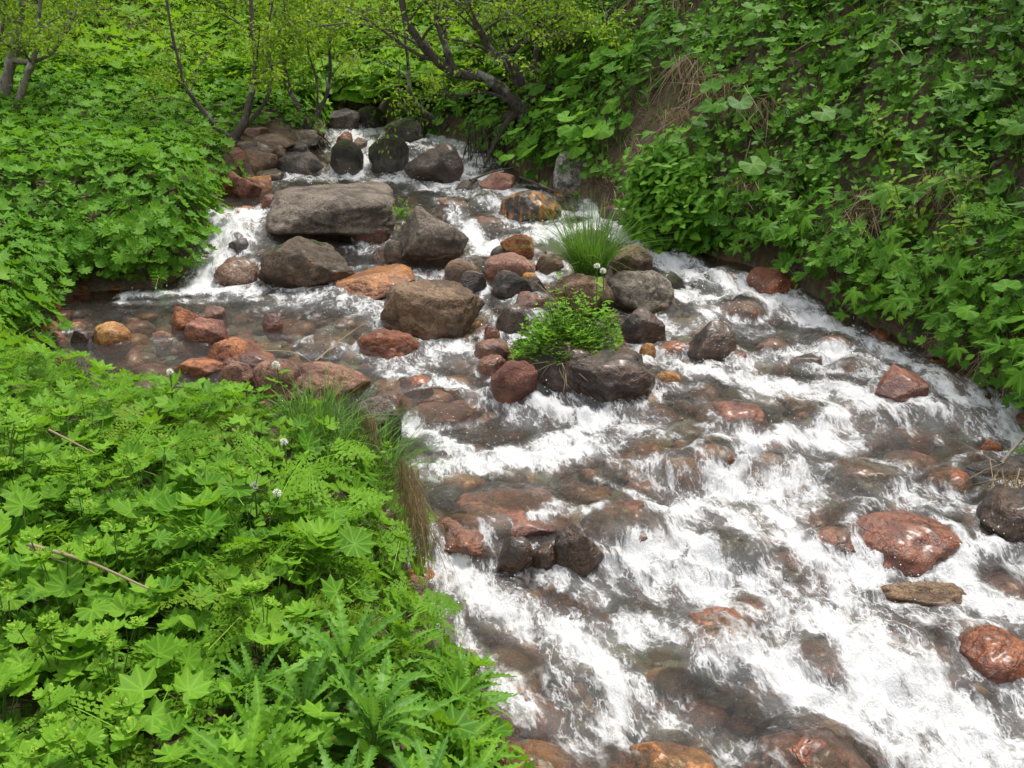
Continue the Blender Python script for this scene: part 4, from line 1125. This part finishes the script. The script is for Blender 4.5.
# ---- behind the stream
PRb = proto(p_round, 3, 'meadow', 10, (.10, .18), (.2, .45)); PHb = proto(p_herb, 3, 'meadow', 9, (.3, .7), (.08, .13))
for x, y, z, px, py, d in scatter(-7, 1.2, 11.8, 19, lambda a, b, c: .42, lambda x, y, px, py, d: d > .1 and 180 < px < 560 and not heap(px, py, 1.2), 2600):
    r = rng.random(); up = (0, 0, 1)
    if px > 330 and r < .7: place('round_leaf_plant', PRb, (x, y, z), 'big round-leaved plant on the sunny slope behind the stream', 'plant', 'round-leaved plants behind the stream', U_(.8, 1.2), up)
    else: place('leafy_herb', PHb, (x, y, z), 'tall leafy herb on the sunny slope behind the stream', 'plant', 'tall herbs behind the stream', U_(.8, 1.2), up)

# ---- plants leaning out over the water along the undercut banks
def edge_row(L, i0, i1, side, step, protos, sc_, out=.05):
    for a, b in zip(L[i0:i1 - 1], L[i0 + 1:i1]):
        n = max(1, int(np.hypot(*(b - a)) / step)); t = (b - a) / np.hypot(*(b - a)); nrm = np.array([-t[1], t[0]]) * side
        for k in range(n):
            p = a + (b - a) * (k + U_(0, 1)) / n + nrm * U_(.02, .02 + out)
            pr, nm, lb, ct, gp = protos[rng.integers(len(protos))]
            place(nm, pr, (p[0], p[1], float(H(p[0] + nrm[0] * .12, p[1] + nrm[1] * .12)) - .03), lb, ct, gp, U_(.75, 1.05) * sc_, (-nrm[0] * .9, -nrm[1] * .9, 1))
edge_row(LEFT, 6, 14, -1, .13, [(PMm, 'lobed_leaf_plant', 'lobed-leaf plant in the dense patch across the quiet pool', 'plant', 'lobed-leaf plants across the pool')], .95)
edge_row(RIGHT, 9, 16, 1, .14, [(PCs, 'cut_leaf_plant', 'dark plant with small cut leaves low on the right bank', 'plant', 'small cut-leaved plants'), (PCt, 'cut_leaf_plant', 'plant with large cut leaves low on the right bank', 'plant', 'large cut-leaved plants'),
    (PMd, 'lobed_leaf_plant', 'dark lobed-leaf plant on the right slope', 'plant', 'dark lobed-leaf plants on the right slope')], 1.05)
edge_row(RIGHT, 3, 9, 1, .16, [(PMd, 'lobed_leaf_plant', 'dark lobed-leaf plant on the right slope', 'plant', 'dark lobed-leaf plants on the right slope')], .7)
for px, py in [(650, 200), (656, 190), (668, 180), (686, 188), (700, 200), (646, 222), (660, 210), (682, 216), (704, 224), (655, 236), (676, 240), (698, 244), (716, 240), (664, 176), (676, 172)]:
    p = on_surf(px + U_(-5, 5), py + 8, H)
    place('leafy_herb', PHh, p, 'large-leaved herb in the bushy clump at the water foot of the right bank', 'plant', 'large-leaved herbs at the foot of the right bank', U_(.8, 1.05), (-.5, -.4, 1))
for px, py in [(312, 432), (330, 440), (350, 448), (366, 440), (378, 452), (340, 462), (362, 470), (322, 455), (384, 470), (372, 488)]:
    p = on_surf(px, py + 14, H); p[2] = float(H(p[0], p[1]))
    place('grass_tuft', PG, p, 'tall green grass tuft at the tip of the near bank', 'grass tuft', 'grass tufts at the tip of the near bank', U_(.8, 1.1), (0, 0, 1))

for k in range(9):
    x_ = -2.5 + .11 * k; y_ = 13.25 + U_(-.12, .1)
    place('round_leaf_plant', PRb if k % 2 else PRk, (x_, y_, float(Zw(x_, y_)) + U_(.05, .3)), 'round-leaved plant overhanging the head of the visible stream', 'plant', 'round-leaved plants at the head of the stream', U_(.9, 1.2), (0, -.4, 1))

# ---- low leaves between the plants: nobody could count these
def carpet(name, label, x0, x1, y0, y1, n, ok, kinds, size, mat, hgt=.12, tilt=.95):
    X = rng.uniform(x0, x1, n); Y = y0 + (y1 - y0) * rng.random(n); Z = H(X, Y); q = proj(np.stack([X, Y, Z + .05], 1)); ins = inside(X, Y)
    dl, dr = dpoly(X, Y, LEFT), dpoly(X, Y, RIGHT)
    k = (~ins) & (q[:, 2] > .5) & (q[:, 0] > -420) & (q[:, 0] < 1420) & (q[:, 1] > -170) & (q[:, 1] < 920)
    g = G(); e = .1
    GXn = -(H(X + e, Y) - H(X - e, Y)) / (2 * e) * tilt; GYn = -(H(X, Y + e) - H(X, Y - e)) / (2 * e) * tilt
    for i in np.nonzero(k)[0]:
        if not ok(X[i], Y[i], q[i, 0], q[i, 1], dl[i], dr[i]): continue
        nz = Vector((GXn[i], GYn[i], 1)).normalized()
        Mb = np.array(Vector((0, 0, 1)).rotation_difference(nz).to_matrix()) @ basis(U_(0, 6.28), R(U_(-35, 30)), U_(-.4, .4), U_(*size))
        g.add(pick(kinds[rng.integers(len(kinds))]), Mb, np.array([X[i], Y[i], Z[i]]) + np.array(nz) * U_(.01, hgt), U_(0, .9))
    o = obj(name, g.mesh(name), M[mat]); tag(o, label, 'undergrowth', kind='stuff'); return o

carpet('undergrowth', 'low leaves filling the gaps between the plants of the near bank', -4.5, .7, 1.3, 6.2, 11000, lambda x, y, px, py, dl, dr: dl < dr and dl > .02, ['mantle_lo', 'frond', 'ovate'], (.035, .07), 'bright_leaf', .2)
carpet('undergrowth', 'low leaves filling the gaps between the plants across the pool', -9, -1.3, 5.8, 13.5, 20000, lambda x, y, px, py, dl, dr: dl < dr and dl > .0 and (y > 6.3 or x < -3.4) and not heap(px, py), ['mantle_lo', 'ovate_lo'], (.04, .08), 'mid_leaf', .2)
carpet('undergrowth', 'low dark leaves filling the gaps between the plants of the right slope', -1.5, 7, 1.8, 15, 34000, lambda x, y, px, py, dl, dr: dr < dl and dr > .0 and not bare(px, py, .9) and not clear(px, py), ['mantle_lo', 'ovate_lo', 'ovate'], (.04, .085), 'dark_leaf', .25)
carpet('undergrowth', 'lighter green small leaves spread over the right slope', -1, 7, 1.8, 14, 20000, lambda x, y, px, py, dl, dr: dr < dl and dr > .0 and not bare(px, py, 1.) and not clear(px, py), ['mantle_lo', 'ovate_lo', 'ovate'], (.03, .06), 'mid_leaf', .36)
carpet('meadow_growth', 'bright green meadow leaves covering the slope behind the stream', -14, 3, 12.0, 24, 26000, lambda x, y, px, py, dl, dr: min(dl, dr) > .05 and not heap(px, py), ['ovate_lo', 'mantle_lo'], (.07, .14), 'meadow', .5, .3)
def grassy(name, label, x0, x1, y0, y1, n, ok, L, mat):
    X = rng.uniform(x0, x1, n); Y = rng.uniform(y0, y1, n); Z = H(X, Y); q = proj(np.stack([X, Y, Z], 1)); ins = inside(X, Y); g = G()
    dl, dr = dpoly(X, Y, LEFT), dpoly(X, Y, RIGHT)
    for i in range(n):
        if ins[i] or q[i, 2] < .5 or not (-300 < q[i, 0] < 1350 and -150 < q[i, 1] < 880) or not ok(X[i], Y[i], q[i, 0], q[i, 1], dl[i], dr[i]): continue
        for j in range(3):
            l = U_(*L); Mx = basis(U_(0, 6.28), R(U_(35, 88)), U_(-1, 1), l); Mx[:, 0] *= .4 / l
            g.add(pick('blade'), Mx, np.array([X[i] + U_(-.04, .04), Y[i] + U_(-.04, .04), Z[i] - .02]), U_(0, 1))
    o = obj(name, g.mesh(name), M[mat]); tag(o, label, 'grass', kind='stuff')
grassy('grass', 'thin grass blades mixed into the plants of the near bank', -4.3, .6, 1.5, 6, 420, lambda x, y, px, py, dl, dr: dl < dr and dl > .1, (.15, .34), 'grass')
grassy('grass', 'grass growing over the sunny slope behind the stream', -12, 4, 13, 24, 4200, lambda x, y, px, py, dl, dr: min(dl, dr) > .2, (.25, .6), 'meadow')
grassy('dry_grass', 'withered grass over the bare patches of the right slope', .3, 6, 4, 14, 5000, lambda x, y, px, py, dl, dr: dr < dl and bare(px, py, 1.15), (.12, .32), 'straw')
grassy('dry_grass', 'withered grass roots along the undercut foot of the right bank', .3, 4, 3.4, 12, 9000, lambda x, y, px, py, dl, dr: dr < dl and .02 < dr < .13, (.08, .2), 'straw')
grassy('grass', 'green grass mixed into the plants of the right slope', .5, 7, 4, 14, 3600, lambda x, y, px, py, dl, dr: dr < dl and dr > .2, (.15, .35), 'grass')

# ---- the small island and midstream tufts
def water_base(px, py, lift=0.):
    p = on_water(px, py); p = p.copy(); p[2] += lift; return p
place('grass_tuft', proto(p_tuft, 1, 'grass', 420, (.34, .74), .10, (66, 90))[0], water_base(590, 292, .12), 'tall arching grass tuft rising behind the boulders of the small island', 'grass tuft')
place('leafy_clump', proto(p_celery, 1)[0], water_base(566, 374, .11), 'round bright green leafy clump growing on the small island', 'plant', rz=0)
place('grass_tuft', proto(p_tuft, 1, 'straw', 34, (.14, .26), .05, (-30, 40))[0], water_base(563, 384, .16), 'withered grass hanging below the leafy clump of the island', 'grass tuft')
place('grass_tuft', proto(p_tuft, 1, 'straw', 18, (.15, .3), .03, (10, 50))[0], water_base(560, 316, .12), 'few bent straw blades at the left foot of the tall island grass', 'grass tuft')
place('leafy_clump', proto(p_celery, 1, 90, (.09, .07), .16)[0], water_base(403, 246, .22), 'little light green plant growing behind the pointed grey boulder', 'plant', rz=0)
def white_flower(head, foot, y, label, sz=.021, n=110):
    P0, P1 = at_depth(*foot, y), at_depth(*head, y)
    r = bpy.data.objects.new('white_flower', None); COL.objects.link(r); r.location = P0; r.empty_display_size = .05; tag(r, label, 'flower')
    s, f, lf = G(), G(), G(); d = P1 - P0
    s.tube(curve((0, 0, 0), d, (.01, 0, .02), 6), .0035, 5, .6)
    for i in range(n):
        th = U_(0, 6.28); ph = math.acos(U_(-.6, 1)); nn = np.array([math.sin(ph) * math.cos(th), math.sin(ph) * math.sin(th), math.cos(ph)])
        f.add(pick('ovate'), basis(th + U_(-.5, .5), R(90) - ph + U_(-.4, .4), U_(-1, 1), sz * .5), d + nn * sz * .55, U_(0, 1))
    for i in range(4): lf.add(pick('ovate'), basis(U_(0, 6.28), R(35), 0, .07), d * (.15 + .17 * i), U_(.3, 1))
    for nm, g, m in (('stalk', s, 'stem'), ('flower_head', f, 'petal'), ('foliage', lf, 'bright_leaf')): obj(nm, g.mesh(nm), M[m], r)
yi = on_water(598, 318)[1] - .35
white_flower((597, 266), (595, 318), yi, 'upper left one of the two white blossoms on thin stalks over the island')
white_flower((603, 271), (602, 318), yi - .05, 'lower right one of the two white blossoms on thin stalks over the island')
white_flower((276, 365), (280, 392), 4.7, 'single white blossom at the upper rim of the near bank', .022)
for k, (px, py, lb) in enumerate([(284, 442, 'white umbel standing among the grass at the tip of the near bank'), (254, 486, 'left one of two small white umbels low in the near feathery herbs'), (277, 493, 'right one of two small white umbels low in the near feathery herbs'), (170, 372, 'tiny white umbel near the upper rim of the near bank')]):
    white_flower((px, py), (px + 3, py + 60), on_surf(px, py + 45, H)[1] - .1, lb, .016, 90)

# ---- withered tussocks and dry sticks
PS = proto(p_straw, 4); PSd = proto(p_straw, 2, 130, (.3, .6), (-88, -45))
for px, py, s_, lb in [(688, 78, 1.5, 'withered tussock, topmost over the bare earth of the right slope'), (702, 100, 1.7, 'thick withered tussock hanging over the bare earth of the right slope'), (722, 108, 1.5, 'withered tussock with long straws right of the thickest one'),
        (746, 118, 1.3, 'withered tussock at the right end of the bare earth'), (672, 128, 1.2, 'withered tussock at the left end of the bare earth'), (868, 212, 1.5, 'withered tussock hanging below the cut leaves, middle of the right bank'),
        (845, 232, 1.3, 'small withered tussock by the water side of the right bank, low'), (940, 196, 1.4, 'withered tussock under the grey-green plants'), (735, 200, 1.3, 'small withered tussock over the lodged pale stone'),
        (640, 14, 1.6, 'pale withered tussock at the top edge of the picture'), (672, 8, 1.4, 'pale withered tussock right of the topmost one'), (985, 372, .9, 'dry grass hanging to the water at the right bank foot'),
        (940, 350, .7, 'short dry grass over the rapids at the right bank foot')]:
    p = on_surf(px, py, H); n = gnorm(p[0], p[1], .25)
    place('withered_tussock', PS, p + np.array([0, -.12, .12]), lb, 'dry grass', 'withered tussocks', s_, (n[0] * .6, n[1] * .6, 1), rz=math.atan2(n[1], n[0]) - R(90))
p = on_surf(1004, 505); place('withered_tussock', PS, p + np.array([.05, 0, .12]), 'brown withered tussock drooping over the rock at the right edge', 'dry grass', 'withered tussocks', 1.1, (-.3, -.2, 1), rz=R(120))
for y, x, s_, rz, lb in [(3.85, -.44, .62, -60, 'straw tussock hanging over the near bank edge, upper'), (3.5, -.36, .7, -85, 'thick straw tussock hanging over the near bank edge, lower'), (3.67, -.40, .7, -75, 'straw tussock hanging over the near bank edge, between the two others'), (4.3, -.66, .5, -60, 'small straw tussock at the tip of the near bank')]:
    place('withered_tussock', PSd, (x, y, float(Zw(x, y)) + .40), lb, 'dry grass', 'withered tussocks', s_, (.1, 0, 1), rz=R(rz))

def stick(pts, r, label, f=H, lift=.03, mat='straw', name='dry_stick'):
    P = np.array([on_surf(px, py, f) + np.array([0, 0, lift + dz]) for px, py, dz in pts])
    o0 = P[0].copy(); g = G(); C_ = crom(P - o0, 5); g.tube(C_, np.linspace(r, r * .45, len(C_)), 6, .8)
    o = obj(name, g.mesh(name), M[mat], loc=o0); tag(o, label, 'stick'); return o
stick([(42, 622, .25), (100, 638, .24), (158, 654, .2)], .007, 'long pale dry stalk lying across the near lobed leaves')
stick([(44, 624, .24), (80, 634, .22)], .005, 'short pale stalk beneath the long one on the near leaves')
stick([(60, 494, .24), (104, 514, .22)], .005, 'thin pale stalk lying on the near leaves above the long one')
stick([(4, 735, .2), (12, 698, .26)], .005, 'whitish upright broken stalk at the left edge')
stick([(222, 388, .2), (290, 386, .2), (318, 396, .18)], .006, 'pale dry stem bending over the grass at the upper rim of the near bank')
stick([(318, 396, .2), (345, 380, .25), (372, 368, .3)], .005, 'pale forked straw over the flat purple-brown rock')
stick([(750, 150, .05), (742, 180, .05), (738, 214, .05)], .008, 'long bleached stalk dangling down the bare earth of the right slope')
stick([(700, 130, .1), (724, 112, .1), (740, 102, .1)], .008, 'bleached stalk slanting across the withered tussocks')
stick([(870, 78, .3), (890, 90, .3), (902, 102, .25)], .006, 'thin brown stalk leaning out of the upper right leaves')
stick([(790, 82, .2), (820, 70, .25)], .006, 'pale stalk lying on the upper right slope')
stick([(925, 292, .25), (912, 312, .2), (900, 332, .1)], .007, 'bent brown stalk hanging toward the rapids from the right bank')
stick([(1014, 366, .2), (1004, 390, .1), (1000, 410, .05)], .008, 'dry brown stalk hanging to the water at the right edge')
stick([(996, 492, .12), (1012, 478, .16), (1040, 462, .25)], .010, 'grey stick resting on the withered tussock rock at the right edge', Zs, mat='pale_bark')
stick([(470, 190, .06), (494, 184, .09), (518, 180, .10)], .012, 'dark twig caught on the flat rust stone in the upper water', Zs, mat='twig')
stick([(520, 184, .04), (548, 196, .04), (572, 204, .03)], .014, 'dark branch lying in the water below the leaning tree', Zs, mat='twig')
# ------------------------------------------------------------------ trees
def branchlets(wood, crown, pts, r0, n, L, leaf, nleaf, t0=.25, droop=.35, leafk='ovate_lo', lvl=0):
    """side branches with sprays of leaves along a limb"""
    k = len(pts)
    for i in range(n):
        t = t0 + (1 - t0) * (i + U_(0, 1)) / n; j = min(k - 2, int(t * (k - 1))); b0 = pts[j] + (pts[j + 1] - pts[j]) * U_(0, 1)
        tg = pts[j + 1] - pts[j]; tg = tg / np.linalg.norm(tg)
        a = U_(0, 6.28); d = np.array([math.cos(a), math.sin(a), U_(-.1, .55)]) + tg * .6; d /= np.linalg.norm(d); l = U_(*L) * (1.15 - .5 * t)
        tip = b0 + d * l - np.array([0, 0, droop * l * U_(.2, 1)])
        P = curve(b0, tip, (U_(-.08, .08) * l, U_(-.08, .08) * l, .22 * l), 6)
        r = max(.0035, r0 * (1 - .75 * t) * .35)
        wood.tube(P, np.linspace(r, r * .35, 6), 4, .5)
        if lvl == 0 and l > .5:
            branchlets(wood, crown, P, r * 1.2, 4, (l * .25, l * .5), leaf, nleaf // 2, .3, droop * 1.3, leafk, 1)
        for m in range(nleaf):
            u = U_(.25, 1.05); q = int(min(4, u * 5)); p = P[q] + (P[q + 1] - P[q]) * (u * 5 - q) + rng.normal(size=3) * .05
            crown.add(pick(leafk), basis(U_(0, 6.28), R(U_(-70, 25)), U_(-.8, .8), U_(*leaf)), p, U_(.1, 1))

def tree(label, base, stems, bark='bark', leaf=(.028, .05), leafmat='birch_leaf', n=9, L=(.5, 1.1), nleaf=18, rootr=.0, group=None, twigs=True, droop=.35, t0=.3, gp=None):
    """stems: ([(px, py, depth)...], radius at foot, radius at tip)"""
    o0 = np.asarray(base, float)
    if gp:   # stand the tree where its foot meets the ground
        q = on_surf(gp[0], gp[1], H); k_ = q[1] / o0[1]; nleaf = int(nleaf * 2.6)
        o0 = q; stems = [([(p[0], p[1], p[2] * k_) for p in pts], r0 * k_, r1 * k_) for pts, r0, r1 in stems]
    root = bpy.data.objects.new('tree', None); COL.objects.link(root); root.location = o0; tag(root, label, 'tree', group)
    wood, cr = G(), G(); tw = wood
    for pts, r0, r1 in stems:
        P = np.array([at_depth(*p) if len(p) == 3 else np.array(p[1:]) for p in pts]) - o0
        P = crom(P, 6); P = P + .025 * np.stack([fbm(P * 2.2 + k * 9, 2) for k in range(3)], 1)
        rr = np.linspace(0, 1, len(P)); rr = r0 + (r1 - r0) * rr ** .8; rr = rr * (1 + .12 * np.sin(np.arange(len(P)) * 1.7)); rr[0] *= 1.35
        wood.tube(P, rr, 9, .5)
        branchlets(tw, cr, P, r0, n, L, leaf, nleaf, t0, droop)
    obj('trunk', wood.mesh('trunk'), M[bark], root)
    if cr.n: obj('crown', cr.mesh('crown'), M[leafmat], root)
    if rootr:
        rg = G()
        for k in range(7):
            a = k * .9 + U_(0, .4); e = np.array([math.cos(a) * U_(.4, .8) * rootr, math.sin(a) * .5 * rootr - .2 * rootr, -U_(.25, .6) * rootr])
            c_ = curve((0, 0, .12 * rootr), e, (0, 0, .16 * rootr), 7); rg.tube(c_, np.linspace(.05, .012, 7) * rootr, 6, .5)
        U = rock_shape(ICO4, 777 + int(abs(o0[0]) * 10), 2.2, 2, (.85, .98), .35) * np.array([.62, .42, .5]) * rootr
        U = U + (np.stack([fbm(U * 9 + k * 5, 3) for k in range(3)], 1)) * .08 * rootr
        rg.V.append(U * .75 + np.array([0, .1 * rootr, -.36 * rootr])); rg.F.append(ICO4F + rg.n); rg.n += len(U); rg.t.append(np.full(len(U), .3)); rg.v.append(np.zeros(len(U)))
        for k in range(int(160 * rootr)):   # fine rootlets and moss hanging from the foot
            l = U_(.15, .5) * rootr; Mx = basis(R(-90) + rng.normal() * .9, R(U_(-88, -40)), U_(-1, 1), l); Mx[:, 0] *= .5 / l
            rg.add(pick('blade'), Mx, np.array([U_(-.5, .5) * rootr, U_(-.35, .05) * rootr, U_(-.35, .05) * rootr]), .4)
        obj('roots', rg.mesh('roots'), M['root'], root)
    return root

b = at_depth(508, 108, 12.3)
tree('big leaning grey-barked tree with crooked limbs on a mossy root mound over the upper cascade', b, [
    ([(525, 112, 12.3), (490, 80, 12.2), (455, 72, 12.0), (432, 55, 11.8), (412, 30, 11.6), (402, 5, 11.5), (396, -50, 11.4), (380, -150, 11.2)], .078, .02),
    ([(535, 100, 12.4), (512, 68, 12.4), (492, 52, 12.3), (480, 30, 12.2), (466, 0, 12.1), (455, -70, 12.0), (440, -170, 11.8)], .075, .02),
    ([(538, 105, 12.5), (536, 60, 12.6), (545, 25, 12.7), (548, -30, 12.8), (560, -140, 12.9)], .07, .02),
    ([(545, 108, 12.5), (556, 70, 12.6), (575, 48, 12.6), (600, 20, 12.6), (612, -40, 12.6)], .05, .012),
    ([(456, 73, 12.0), (446, 45, 11.9), (436, 20, 11.9), (432, -20, 11.9), (420, -110, 11.8)], .05, .012),
    ([(498, 60, 12.3), (530, 40, 12.2), (560, 40, 12.0), (590, 55, 11.9)], .03, .006),
    ([(530, 108, 12.4), (518, 88, 12.3), (505, 60, 12.2), (508, 30, 12.2), (500, -20, 12.1)], .035, .01),
    ([(522, 110, 12.3), (500, 96, 12.2), (478, 92, 12.1), (452, 96, 12.0), (430, 84, 11.9)], .03, .006),
    ([(440, 60, 11.9), (420, 55, 11.7), (396, 40, 11.6), (370, 20, 11.5), (345, 10, 11.5)], .03, .007),
    ([(540, 104, 12.4), (552, 84, 12.4), (560, 55, 12.4), (556, 20, 12.4), (566, -30, 12.4)], .035, .01),
    ([(480, 34, 12.2), (500, 20, 12.1), (520, 16, 12.0), (535, 2, 12.0)], .02, .006),
    ([(548, 104, 12.3), (572, 100, 12.1), (600, 104, 11.9), (622, 96, 11.8)], .018, .005),
    ([(540, 85, 12.4), (570, 92, 12.1), (592, 88, 11.9), (606, 50, 11.8), (606, 10, 11.7)], .02, .006)],
    n=13, L=(.6, 1.4), nleaf=9, rootr=1.15, gp=(520, 126))
b = at_depth(446, 124, 12.0)
tree('thin curved bare-stemmed sapling bent over the upper cascade below the leaning tree', b, [
    ([(446, 126, 12.0), (424, 112, 11.95), (411, 92, 11.9), (408, 60, 11.9), (405, 40, 11.9), (400, -10, 11.9)], .034, .01),
    ([(440, 124, 12.0), (412, 116, 12.), (399, 96, 12), (400, 62, 12.)], .02, .006)], n=4, L=(.3, .6), nleaf=8, bark='bark', gp=(446, 128))
b = at_depth(232, 140, 12.0)
tree('forked dark streamside tree, left one of the two beside the stone heap', b, [
    ([(228, 138, 12.0), (214, 126, 12.0), (200, 106, 12.0), (186, 86, 12.), (178, 60, 12.), (168, 10, 12.), (160, -80, 12)], .042, .01),
    ([(234, 140, 12.0), (246, 118, 12.0), (253, 85, 12.05), (256, 55, 12.1), (252, 15, 12.1), (246, -60, 12.2), (240, -150, 12.2)], .055, .015),
    ([(240, 132, 12.05), (262, 108, 12.1), (272, 80, 12.1), (268, 40, 12.2), (276, -20, 12.2)], .03, .008)], n=12, L=(.45, 1.1), nleaf=17, rootr=.5, gp=(232, 142))
b = at_depth(306, 130, 12.2)
tree('slender forked streamside tree, right one of the two beside the stone heap', b, [
    ([(306, 132, 12.2), (302, 114, 12.2), (290, 90, 12.2), (283, 60, 12.2), (285, 30, 12.2), (280, -40, 12.3), (285, -140, 12.3)], .042, .011),
    ([(308, 130, 12.2), (320, 110, 12.2), (328, 90, 12.2), (330, 50, 12.2), (326, 0, 12.2), (330, -100, 12.2)], .034, .01),
    ([(318, 112, 12.2), (316, 80, 12.15), (308, 50, 12.1), (310, 10, 12.1)], .018, .007)], n=12, L=(.45, 1.1), nleaf=17, rootr=.45, gp=(308, 134))
b = at_depth(6, 112, 10.5)
tree('pale-barked leaning tree at the upper left edge', b, [
    ([(2, 110, 10.5), (8, 75, 10.5), (16, 40, 10.5), (24, 0, 10.5), (34, -90, 10.5)], .075, .025),
    ([(10, 60, 10.5), (28, 62, 10.4), (48, 55, 10.3), (62, 38, 10.2), (76, 8, 10.2), (84, -50, 10.2)], .03, .008),
    ([(-30, 100, 10.6), (-18, 60, 10.6), (2, 30, 10.6), (8, -20, 10.6)], .04, .012)], bark='pale_bark', n=10, L=(.5, 1.1), nleaf=18, gp=(4, 112))
b = at_depth(14, 118, 10.9)
tree('second thin pale tree just right of the leaning one at the upper left edge', b, [
    ([(14, 118, 10.9), (26, 80, 10.9), (36, 45, 10.9), (40, 5, 10.9), (50, -80, 10.9)], .05, .014)], bark='pale_bark', n=10, L=(.5, 1.1), nleaf=18, gp=(14, 118))
for k, (px, py, y, h, lb) in enumerate([(110, 95, 14.5, 3.2, 'leafy young tree between the pale trees and the forked one'), (150, 92, 16, 3.4, 'leafy young tree on the slope right behind the forked streamside tree'),
        (352, 88, 15.5, 3., 'leafy young tree on the slope behind the upper cascade'), (415, 70, 17.5, 3.2, 'leafy young tree high on the slope left of the leaning tree'), (60, 100, 13.5, 3.0, 'leafy young tree behind the pale leaning trees'),
        (225, 70, 17, 3.4, 'leafy young tree high on the slope between the streamside trees'), (600, 70, 14.2, 2.6, 'leafy young tree right behind the leaning tree')]):
    d = ray(px, py); P = CAM + d * (y / d[1]); P[2] = float(H(P[0], P[1])) - .05
    st = []
    for s in range(3):
        a = U_(0, 6.28); sp = U_(.1, .35) * h
        st.append(([('w', P[0] + U_(-.05, .05), P[1] + U_(-.05, .05), P[2]), ('w', P[0] + math.cos(a) * sp * .3, P[1] + math.sin(a) * sp * .3, P[2] + h * .35), ('w', P[0] + math.cos(a) * sp * .6, P[1] + math.sin(a) * sp * .6, P[2] + h * .7), ('w', P[0] + math.cos(a) * sp, P[1] + math.sin(a) * sp, P[2] + h)], .03, .008))
    tree(lb, P, st, n=12, L=(.45, .95), nleaf=34, t0=.12, leaf=(.035, .06), bark='pale_bark' if k % 2 else 'bark')
# overhanging shade of the wood at the top of the right slope
for k, (x, y, h, lb) in enumerate([(6.2, 8.6, 4., 'dark leafy tree at the top right corner, nearest of the slope trees'), (7.0, 11.0, 4.5, 'dark leafy tree at the top of the right slope, middle one'), (5.2, 12.5, 4., 'dark leafy tree at the top of the right slope, farthest one')]):
    P = np.array([x, y, float(H(x, y)) - .1]); st = []
    for s in range(4):
        a = U_(0, 6.28); sp = U_(.15, .45) * h
        st.append(([('w', *P), ('w', P[0] + math.cos(a) * sp * .3, P[1] + math.sin(a) * sp * .3, P[2] + h * .35), ('w', P[0] + math.cos(a) * sp * .7, P[1] + math.sin(a) * sp * .7, P[2] + h * .7), ('w', P[0] + math.cos(a) * sp, P[1] + math.sin(a) * sp, P[2] + h)], .06, .012))
    tree(lb, P, st, n=12, L=(.7, 1.5), nleaf=26, t0=.15, leaf=(.06, .11), leafmat='dark_leaf')
# ------------------------------------------------------------------ light and camera
SUN_EL, SUN_AZ = R(64), R(40)     # azimuth from +Y towards +X
w = bpy.data.worlds.new('World'); sc.world = w; w.use_nodes = True
nt = w.node_tree
bg = nt.nodes['Background']; sky = nt.nodes.new('ShaderNodeTexSky'); sky.sky_type = 'NISHITA'; sky.sun_disc = False
sky.sun_elevation = SUN_EL; sky.sun_rotation = SUN_AZ; sky.dust_density = 3.; sky.air_density = 1.; sky.ozone_density = .6
cl = nt.nodes.new('ShaderNodeTexNoise'); cl.inputs['Scale'].default_value = 2.2; cl.inputs['Detail'].default_value = 5
tcw = nt.nodes.new('ShaderNodeTexCoord'); nt.links.new(tcw.outputs['Generated'], cl.inputs['Vector'])
mr = nt.nodes.new('ShaderNodeMapRange'); mr.interpolation_type = 'SMOOTHSTEP'; mr.inputs[1].default_value = .32; mr.inputs[2].default_value = .58; nt.links.new(cl.outputs['Fac'], mr.inputs[0])
mc = nt.nodes.new('ShaderNodeMix'); mc.data_type = 'RGBA'; nt.links.new(mr.outputs[0], mc.inputs[0]); nt.links.new(sky.outputs[0], mc.inputs[6]); mc.inputs[7].default_value = (9.0, 9.1, 9.3, 1)
nt.links.new(mc.outputs[2], bg.inputs[0]); bg.inputs[1].default_value = .092
ld = bpy.data.lights.new('sun', 'SUN'); ld.energy = 2.9; ld.angle = R(10); ld.color = (1, .95, .88)
so = bpy.data.objects.new('sun', ld); COL.objects.link(so)
dv = Vector((math.sin(SUN_AZ) * math.cos(SUN_EL), math.cos(SUN_AZ) * math.cos(SUN_EL), math.sin(SUN_EL)))
so.rotation_euler = dv.to_track_quat('Z', 'Y').to_euler()
cd = bpy.data.cameras.new('camera'); cd.sensor_width = 36; cd.lens = 36 * F / 1024; cd.clip_end = 500; cd.clip_start = .05
co = bpy.data.objects.new('camera', cd); COL.objects.link(co); co.location = (0, 0, CAMZ); co.rotation_euler = (R(90) - TH, 0, 0)
sc.camera = co
sc.view_settings.view_transform = 'Standard'; sc.view_settings.look = 'None'; sc.view_settings.gamma = 1; sc.view_settings.exposure = .72
sc.cycles.max_bounces = 7; sc.cycles.diffuse_bounces = 3; sc.cycles.glossy_bounces = 3; sc.cycles.transmission_bounces = 4; sc.cycles.transparent_max_bounces = 10
sc.cycles.caustics_reflective = False; sc.cycles.caustics_refractive = False; sc.cycles.use_denoising = True
